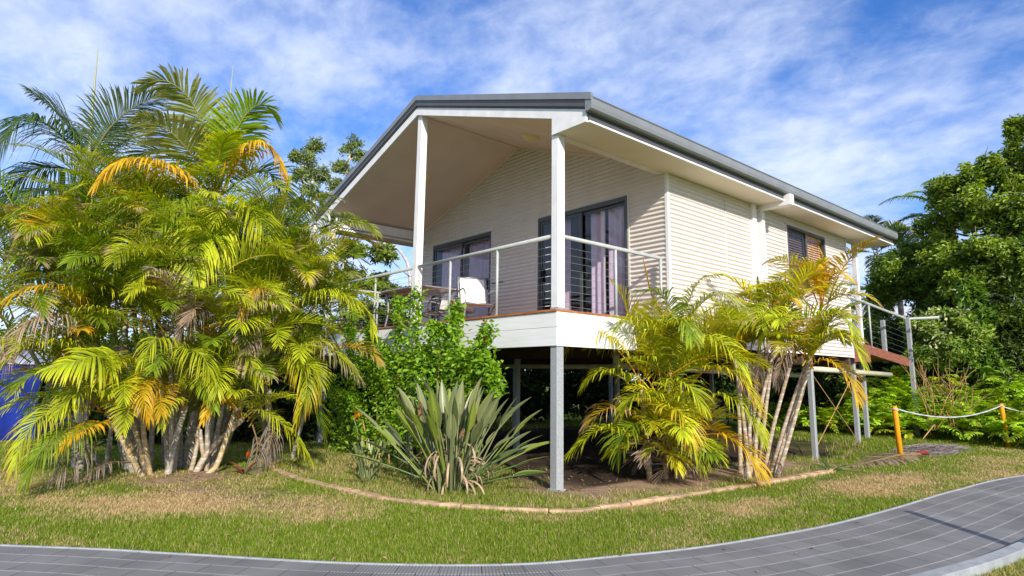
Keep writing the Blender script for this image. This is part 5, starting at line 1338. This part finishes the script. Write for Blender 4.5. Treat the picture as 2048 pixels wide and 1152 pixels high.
# ferns on the bank
def ferns():
    mb = MB()
    for i in range(900):
        t = rnd.random(); x = -3.5 + 8.5 * t + rnd.uniform(-.4, .4); y = 12.0 + rnd.random() * 2.4 - 0.10 * abs(x)
        z = 0.06 + 0.52 * (y - 11.6) * rnd.uniform(0.25, 1.05); a = rnd.uniform(0, 2 * math.pi) if rnd.random() < .5 else -math.pi / 2 + 0.6 + rnd.uniform(-1, 1)
        f = frond(arc((x, y, z), a, rnd.uniform(0.4, 1.2), rnd.uniform(0.6, 1.1), rnd.uniform(0.8, 1.6)), rnd.choice(['fern', 'lime', 'fern', 'green', 'fern']), ll=0.22, wid=0.024, n=16, t0=.15, vee=.1, droop=.3, r=.006, sweep=(75, 50))
        mb.add(np.concatenate(f.v), np.concatenate(f.q), np.concatenate(f.t), np.concatenate(f.c))
    o = mb.build('ferns', M['frond']); tag(o, 'bank of bright green ferns behind the posts and the rope', 'ferns', kind='stuff')
ferns()
hedge('fern_bank_shrubs', 'low dark brush at the back of the fern bank', [(-3.5, 14.4), (0, 14.6), (3, 14.3), (6, 13.6)], 1.3, 420, 0.14, (0.02, 0.05, 0.010), (0.10, 0.17, 0.022), 'shrubs', .6)

# hibiscus climbing in front of the deck
hb = V(-2.6, -0.45, 0)
HB = empty('hibiscus_shrub', hb, 'bright green hibiscus shrub with tall shoots against the deck and small red flowers', 'shrub')
mb = MB(); Ps = []
def yp(u, v, d, off=0.0):
    k = at(u, v, 1.0) - CAM; return CAM + k * ((-0.38 - 0.55 * (8.95 - d) * 0.6 + off - CAM[1]) / k[1])
shoots = [((800, 900, 8.9), (796, 780, 8.9), (800, 590, 9.0)), ((820, 900, 8.8), (828, 760, 8.9), (834, 575, 8.95)), ((880, 900, 8.6), (905, 740, 8.7), (912, 605, 8.8)), ((900, 900, 8.5), (940, 760, 8.6), (978, 650, 8.7)), ((860, 900, 8.6), (880, 700, 8.7), (870, 650, 8.8)), ((760, 900, 9.0), (750, 760, 9.1), (740, 650, 9.2)), ((720, 900, 9.2), (705, 780, 9.3), (700, 640, 9.4)), ((690, 900, 9.3), (680, 820, 9.4), (660, 760, 9.5)), ((780, 900, 8.8), (770, 760, 8.9), (765, 690, 9)),
          ((840, 900, 8.5), (850, 780, 8.6), (845, 690, 8.6)), ((920, 900, 8.5), (960, 740, 8.6), (1000, 780, 8.5)), ((740, 900, 8.9), (720, 820, 8.9), (690, 790, 9))]
def cl_y(u, v, d, ru, rv, n):
    c = yp(u, v, d); k = np.linalg.norm(c - CAM) / FPX * 1.05; return (c, (ru * k, .3, rv * k), n)
for s_ in shoots:
    P_ = [yp(*p) for p in s_]; P_[0][2] = 0; C = spline(P_, 30); mb.tube(C, np.linspace(0.014, 0.004, 30), 5)
    d = np.clip(rng.normal(0, 0.10, (760, 3)), -.20, .20); f = rng.random(760) ** 0.55; k = (f * 29).astype(int)
    taper = np.where(f > 0.75, 0.55, 1.0)[:, None]; Ps.append(C[k] + d * taper)
mb.build('stem', M['twig'], HB, True)
P = np.concatenate(Ps)
for c in [cl_y(760, 760, 9.0, 60, 50, 420), cl_y(840, 740, 8.7, 60, 46, 420), cl_y(915, 715, 8.6, 44, 26, 260), cl_y(720, 700, 9.2, 40, 50, 260), cl_y(700, 820, 9.2, 40, 50, 280), cl_y(800, 830, 8.8, 60, 40, 300), cl_y(880, 660, 8.75, 40, 20, 120), cl_y(770, 880, 8.8, 60, 40, 250), cl_y(690, 880, 9.2, 40, 40, 200)]:
    P = np.vstack([P, clump_pts(c[0], c[1], int(c[2] * .7), shell=0.2)[0]])
P = P[P[:, 1] < -0.04]
n = len(P); f = rng.random((n, 1)); v, t, c = leaves(P, 0.085, 0.030, (V(0.10, 0.22, 0.010) * (1 - f) + V(0.28, 0.45, 0.022) * f), 0.5)
raw_mesh('foliage', v, [t], M['leaf'], HB, False, c)
def flower(root, p, cols, n, L, name='flower'):
    mb = MB()
    for k in range(n):
        a = 2 * math.pi * k / n + rnd.random() * .5; d = V(math.cos(a), math.sin(a), rnd.uniform(0.1, 0.9)); d /= np.linalg.norm(d); s = np.cross(d, V(0, 0, 1)); s /= np.linalg.norm(s)
        q = p + d * L; mb.add([p, p + d * L * .6 + s * L * .35, q, p + d * L * .6 - s * L * .35], [(0, 1, 2, 3)], col=cols[k % len(cols)])
    mb.build(name, M['petal'], root)
for q in ((680, 795, 8.95), (915, 606, 8.7), (978, 645, 8.6), (978, 683, 8.55), (735, 610, 9.1)): flower(HB, yp(*q) + V(0, -.08, 0), [(0.55, 0.02, 0.02), (0.5, 0.05, 0.03)], 5, 0.055)

# bird of paradise
def paddle(base, az, el, Lp, Lb, Wb, bend=0.25, col=(0.085, 0.13, 0.055), rim=None, dead=False):
    C = np.array(arc(base, az, el, Lp + Lb, bend, 12)); C = spline(C, 24); kb = int(24 * Lp / (Lp + Lb)); mb = MB()
    cst = np.array(col) * 1.15
    mb.tube(C[:kb + 4], np.linspace(0.014, 0.007, kb + 4), 5, False, cst)
    B = C[kb:]; m = len(B); T = np.gradient(B, axis=0); T /= np.linalg.norm(T, axis=1)[:, None]
    S_ = np.cross(T, V(0, 0, 1)); S_ /= np.linalg.norm(S_, axis=1)[:, None] + 1e-9; U = np.cross(S_, T)
    tw = rnd.uniform(-0.9, 0.9); S2 = S_ * math.cos(tw) + U * math.sin(tw); U2 = U * math.cos(tw) - S_ * math.sin(tw)
    x = np.linspace(0, 1, m); w = Wb * np.sin(np.pi * np.clip(x, 0, 1) ** 0.8) ** 0.75 * (1 - 0.25 * x); w[0] = 0.004; w[-1] = 0.002
    fold = rnd.uniform(0.25, 0.6); rows = []; cols = []
    for s, up_ in ((-1, 1.15), (-0.55, 0.45), (0, 0), (0.55, 0.45), (1, 1.15)):
        rows.append(B + S2 * (w * s * math.cos(fold))[:, None] + U2 * (w * up_ * math.sin(fold))[:, None])
        c = np.array(col) * rnd.uniform(0.92, 1.08)
        if abs(s) == 1 and rim is not None: c = np.array(rim)
        if s == 0: c = np.array(col) * 1.5
        cols.append(np.broadcast_to(c, (m, 3)))
    v = np.stack(rows, 1).reshape(-1, 3); cc = np.stack(cols, 1).reshape(-1, 3)
    q = [(i * 5 + j, i * 5 + j + 1, (i + 1) * 5 + j + 1, (i + 1) * 5 + j) for i in range(m - 1) for j in range(4)]
    mb.add(v, q, col=cc)
    return mb


def strelitzia(name, label, b, n, size, hero=()):
    o = empty(name, b, label, 'plant')
    for i in range(n):
        a = 2 * math.pi * i / n * 1.618 * 3; el = rnd.uniform(1.1, 1.54) if i > n * 0.28 else rnd.uniform(0.6, 1.15); s = size * rnd.uniform(0.8, 1.12)
        p = b + V(math.cos(a), math.sin(a), 0) * rnd.uniform(0.02, 0.22) * size
        f = rnd.random(); col = V(0.10, 0.135, 0.045) * (1 - f) + V(0.21, 0.225, 0.10) * f
        if rnd.random() < .15: col = V(0.17, 0.22, 0.03)
        paddle(p, a, el, 0.78 * s, 0.42 * s, 0.060 * s, rnd.uniform(0.0, 0.45), col, (0.30, 0.30, 0.13) if rnd.random() < .3 else None).build('leaf', M['strap'], o, True)
    return o, b


sb = V(-0.83, -1.0, 0)
SB, _ = strelitzia('bird_of_paradise', 'large clump of grey green paddle leaves with withered flower heads before the deck', sb, 92, 1.10)
right_az = math.atan2(RT[1], RT[0])
for (da, el, lp, lb) in ((math.pi * 0.98, 0.55, 0.85, 0.5), (math.pi * 1.05, 0.42, 0.9, 0.5), (0.0, 0.42, 0.85, 0.45), (-0.15, 0.3, 0.8, .42), (0.2, 0.6, 0.9, .45)):
    paddle(sb, right_az + da, el, lp, lb, 0.06, 0.2, (0.07, 0.14, 0.03), (0.36, 0.34, 0.12)).build('leaf', M['strap'], SB, True)
for i in range(30):
    a = rnd.uniform(0, 6.28) if i > 16 else math.atan2(-1, 1) + rnd.uniform(-1.4, 1.4)
    C = arc(sb + V(math.cos(a), math.sin(a), 0) * 0.12 + V(0, 0, rnd.uniform(.05, .5)), a, rnd.uniform(0.2, 1.0), rnd.uniform(0.4, 0.7), rnd.uniform(2.2, 3.8), 12)
    C = spline(C, 22); C[:, 2] = np.maximum(C[:, 2], 0.02); mb = MB(); w = np.linspace(0.012, 0.03, 22) * np.linspace(1, .3, 22); S_ = V(-math.sin(a), math.cos(a), 0.3)
    v = np.stack([C - S_ * w[:, None], C + V(0, 0, 0.008), C + S_ * w[:, None]], 1).reshape(-1, 3)
    mb.add(v, [(i_ * 3 + j, i_ * 3 + j + 1, i_ * 3 + j + 4, i_ * 3 + j + 3) for i_ in range(21) for j in range(2)], col=np.array((0.42, 0.29, 0.18)) * rnd.uniform(0.7, 1.2)); mb.build('dead_leaf', M['strap'], SB, True)
def bop_flower(root, p, az, cols, L):
    mb = MB()
    for k in range(7):
        e = 0.25 + 0.2 * k; a = az + rnd.uniform(-.5, .5); d = V(math.cos(a) * math.cos(e), math.sin(a) * math.cos(e), math.sin(e)); s = np.cross(d, V(0, 0, 1)); s /= np.linalg.norm(s)
        q = p + d * L * rnd.uniform(.7, 1.1); c = cols[k % len(cols)]
        mb.add([p, p + d * L * .4 + s * L * .10, q, p + d * L * .4 - s * L * .10], [(0, 1, 2, 3)], col=c)
    mb.build('flower', M['petal'], root)
for (u, v_, d) in ((845, 820, 8.0), (838, 835, 7.9), (945, 838, 7.8), (952, 855, 7.8), (920, 875, 7.7), (860, 825, 7.9), (965, 858, 7.8)):
    bop_flower(SB, at(u, v_, d), rnd.uniform(0, 6.28), [(0.40, 0.20, 0.11), (0.48, 0.27, 0.16), (0.30, 0.15, 0.09)], 0.13)
s2 = at(735, 935, 9.0); s2[2] = 0
SS, _ = strelitzia('small_bird_of_paradise', 'small bird of paradise plant left of the large one, one orange flower above', s2, 14, 0.52)
mb = MB(); q = at(708, 838, 9.0); mb.tube(spline([s2, (s2 + q) / 2 + V(.02, 0, .05), q], 8), 0.008, 5, col=(0.12, .17, .06)); mb.build('stalk', M['strap'], SS, True)
bop_flower(SS, q, right_az + 0.4, [(0.80, 0.22, 0.01), (0.75, 0.30, 0.02), (0.60, 0.12, .01)], 0.17)
s3 = at(490, 945, 9.9); s3[2] = 0
s3o = empty('bromeliad', s3, 'small reddish bromeliad with an orange flower at the foot of the big clump', 'plant')
for i in range(12):
    paddle(s3, i * 2.4, rnd.uniform(.5, 1.1), 0.06, 0.24, 0.022, 0.7, (0.16, 0.05, 0.035) if i % 3 else (0.09, .12, .04)).build('leaf', M['strap'], s3o, True)
bop_flower(s3o, s3 + V(0, 0, 0.24), right_az, [(0.80, 0.16, 0.02), (0.7, 0.25, 0.03)], 0.13)

def litter():
    n = 2600
    a = rng.random((n, 1)); x = rng.uniform(-5.5, 1.4, n); y = rng.uniform(-4.4, 4.5, n)
    k = (in_poly(x, y, BED) & (y < 1.2)) | (blobs(x, y, [(-3.4, -3.3, 1.1, .8, .7, 1), (-2.0, -3.0, .9, .4, .7, .7)]) > rng.random(n)); x, y = x[k], y[k]; n = len(x)
    P = np.stack([x, y, gz(x, y) + rng.uniform(.008, .03, n)], 1); D = rng.normal(0, 1, (n, 3)); D[:, 2] *= .12
    f = rng.random((n, 1)); v, t, c = leaves(P, 0.055, 0.014, V(.16, .085, .05) * (1 - f) + V(.48, .34, .22) * f, .9, D=D)
    tag(raw_mesh('leaf_litter', v, [t], M['leaf'], None, False, c), 'dry fallen leaves scattered over the planted bed', 'litter', kind='stuff')
litter()
def lawn_litter():
    n = 420; x = rng.uniform(-4.5, 3.6, n); y = rng.uniform(-5, 9, n); k = ~in_poly(x, y, BED); x, y = x[k], y[k]; n = len(x)
    P = np.stack([x, y, gz(x, y) + np.where(path_dist(x, y) > 0, .02, .035)], 1); D = rng.normal(0, 1, (n, 3)); D[:, 2] *= .1
    f = rng.random((n, 1)); v, t, c = leaves(P, 0.05, 0.012, V(.20, .10, .05) * (1 - f) + V(.52, .38, .20) * f, .9, D=D)
    tag(raw_mesh('fallen_leaves', v, [t], M['leaf'], None, False, c), 'few dry fallen leaves on the lawn and path', 'litter', kind='stuff')
lawn_litter()

# small weeds
for (u, v_, d, lab) in ((1660, 915, 11.2, 'small dark weed in the grass by the steel post'), (1655, 930, 10.9, None)):
    if lab is None: continue
    b = at(u, v_, d); b[2] = 0; o = empty('grass_weed', b, lab, 'plant')
    for i in range(9): paddle(b, i * 2.4, rnd.uniform(.3, 1.1), 0.05, 0.26, 0.018, 0.6, (0.04, 0.10, 0.02)).build('leaf', M['strap'], o, True)

# fallen frond, mulch heap, dry stalks
fo = empty('fallen_frond', (1.45, 6.9, 0), 'dry fallen palm frond lying on the grass at the foot of the nearer yellow bollard', 'frond')
frond([(1.66, 7.9, 0.08), (1.55, 7.2, 0.10), (1.45, 6.4, 0.06), (1.40, 5.4, 0.03)], 'dead', ll=0.5, wid=0.01, droop=.10, vee=-.05, t0=.15, r=.02).build('blade', M['frond'], fo)
mb = MB(); mb.tube(spline([(1.62, 7.75, 0.07), (1.66, 8.0, 0.10), (1.70, 8.2, 0.06)], 8), [.02, .03, .04, .045, .05, .045, .035, .02], 8, col=(0.22, 0.03, 0.02)); mb.build('frond_base', M['strap'], fo, True)
mo = empty('mulch_heap', (1.3, 9.6, 0), 'low heap of grey dead fronds and mulch behind the yellow bollard', 'heap')
x, y = np.meshgrid(np.linspace(-1, 1, 26), np.linspace(-1, 1, 40)); r2 = x ** 2 + y ** 2; z = 0.10 * np.clip(1 - r2, 0, 1) ** 0.9 * (0.7 + 0.6 * vnoise(x.ravel() * 4 + 9, y.ravel() * 7 + 3, 4).reshape(x.shape)) - 0.02
i = np.arange(39)[:, None] * 26 + np.arange(25)[None]
raw_mesh('mound', np.stack([1.35 + 0.6 * x, 9.5 + 1.4 * y, z], -1).reshape(-1, 3), [np.stack([i, i + 1, i + 27, i + 26], -1).reshape(-1, 4)], M['mulch'], mo, True)
mb = MB()
for k in range(240):
    a, rr = rnd.uniform(0, 6.28), math.sqrt(rnd.random()); px, py = 1.35 + .6 * rr * math.cos(a), 9.5 + 1.4 * rr * math.sin(a); h = 0.10 * (1 - rr * rr) + 0.01; b_ = rnd.uniform(-.5, .5) + 1.4; l = rnd.uniform(.15, .4)
    mb.tube([(px, py, h), (px + l * math.cos(b_), py + l * math.sin(b_), max(0.01, h + rnd.uniform(-.03, .03)))], [.006, .003], 4, col=np.array((.30, .25, .22)) * rnd.uniform(.4, 1.3))
mb.build('dry_litter', M['strap'], mo)
b = at(1885, 850, 18.2); b[2] = 0; ds = empty('dry_shrub', b, 'leafless shrub of thin orange brown twigs rising from the ferns', 'shrub')
mb = MB()
for k in range(15):
    a = rnd.uniform(0, 6.28); C = spline(arc(b + V(rnd.uniform(-.3, .3), rnd.uniform(-.3, .3), .3), a, rnd.uniform(.9, 1.5), rnd.uniform(1.0, 2.0), rnd.uniform(-.8, .8), 6, side=rnd.uniform(-2, 2)), 12); mb.tube(C, np.linspace(.010, .003, 12), 4)
    for j in range(4):
        s_ = C[5 + j]; mb.tube(arc(s_, a + rnd.uniform(-1.5, 1.5), rnd.uniform(.5, 1.3), rnd.uniform(.2, .6), -.3, 4), np.linspace(.006, .002, 5), 4)
mb.tube([at(1840, 885, 17), at(1868, 850, 17.4)], .012, 5); mb.build('twigs', M['twig'], ds, True)

# unseen leaning stake added outside the frame to cast a shadow across the path
mb = MB(); mb.tube([(5.05, 0.55, -0.1), (5.30, 1.22, 1.22)], [0.05, 0.045], 8)
o = mb.build('shadow_stake', M['twig'], None, True); tag(o, 'unseen leaning stake added beside the path kerb to cast a shadow', 'stake')

# ------------------------------------------------------------------ tent, neighbouring roofs
to = empty('tent', (-14.0, -5.2, 0), 'blue tarpaulin tent with a grey roof behind the palm fronds at the far left', 'tent')
A = V(-13.9, -5.75, 0); ex = V(-0.78, 0.18, 0); ex /= np.linalg.norm(ex); ey = V(ex[1], -ex[0], 0) * -1
nA = np.cross(ex, V(0, 0, 1))
def tp(a, b_, z): return A + ex * a + nA * b_ + V(0, 0, z)
mb = MB(); n = 24
prof = [(0.0, 0.0), (0.05, 0.75), (0.14, 1.55)]
def wallstrip(p0, p1):
    v = []
    for k in range(n + 1):
        f = k / n
        for (o_, z) in prof:
            p = p0 * (1 - f) + p1 * f; nn = np.cross(p1 - p0, V(0, 0, 1)); nn /= np.linalg.norm(nn); v.append(p - nn * (o_ + 0.05 * math.sin(k * 1.7) * (1 if z == 0.75 else .3)) + V(0, 0, z))
    return v, [(k * 3 + j, (k + 1) * 3 + j, (k + 1) * 3 + j + 1, k * 3 + j + 1) for k in range(n) for j in range(2)]
Pq = [tp(-2.6, -1.2, 0), tp(3.2, -1.2, 0), tp(3.2, 2.0, 0), tp(-2.6, 2.0, 0)]
for k in range(4):
    mb.add(*wallstrip(Pq[k], Pq[(k + 1) % 4]))
mb.build('tent_wall', M['tent'], to, True)
mb = MB(); zz = V(0, 0, 1.55)
v = [p + zz for p in (tp(-2.8, -1.3, 0), tp(3.4, -1.3, 0), tp(3.4, 2.1, 0), tp(-2.8, 2.1, 0))] + [tp(-2.0, .4, 2.1), tp(2.6, .4, 2.1)]
mb.add(v, [(0, 1, 5, 4), (2, 3, 4, 5)], [(1, 2, 5), (3, 0, 4)]); mb.build('tent_roof', M['tentroof'], to)

ho = empty('neighbour_cottage', (-5.0, 24.5, 0), 'pale tin roofed cottage showing behind the ramp rail', 'house')
mb = MB(); mb.box(-7, -0.6, 23.2, 28, 0, 3.4); mb.build('wall', M['brick'], ho)
mb = MB()
v = [(-7.6, 22.6, 3.35), (0.0, 22.6, 3.35), (0.0, 28.6, 3.35), (-7.6, 28.6, 3.35), (-5.5, 25.6, 4.75), (-2.0, 25.6, 4.75)]
mb.add(v, [(0, 1, 5, 4), (2, 3, 4, 5), (3, 2, 1, 0)], [(1, 2, 5), (3, 0, 4)]); mb.build('roof', M['tin'], ho)
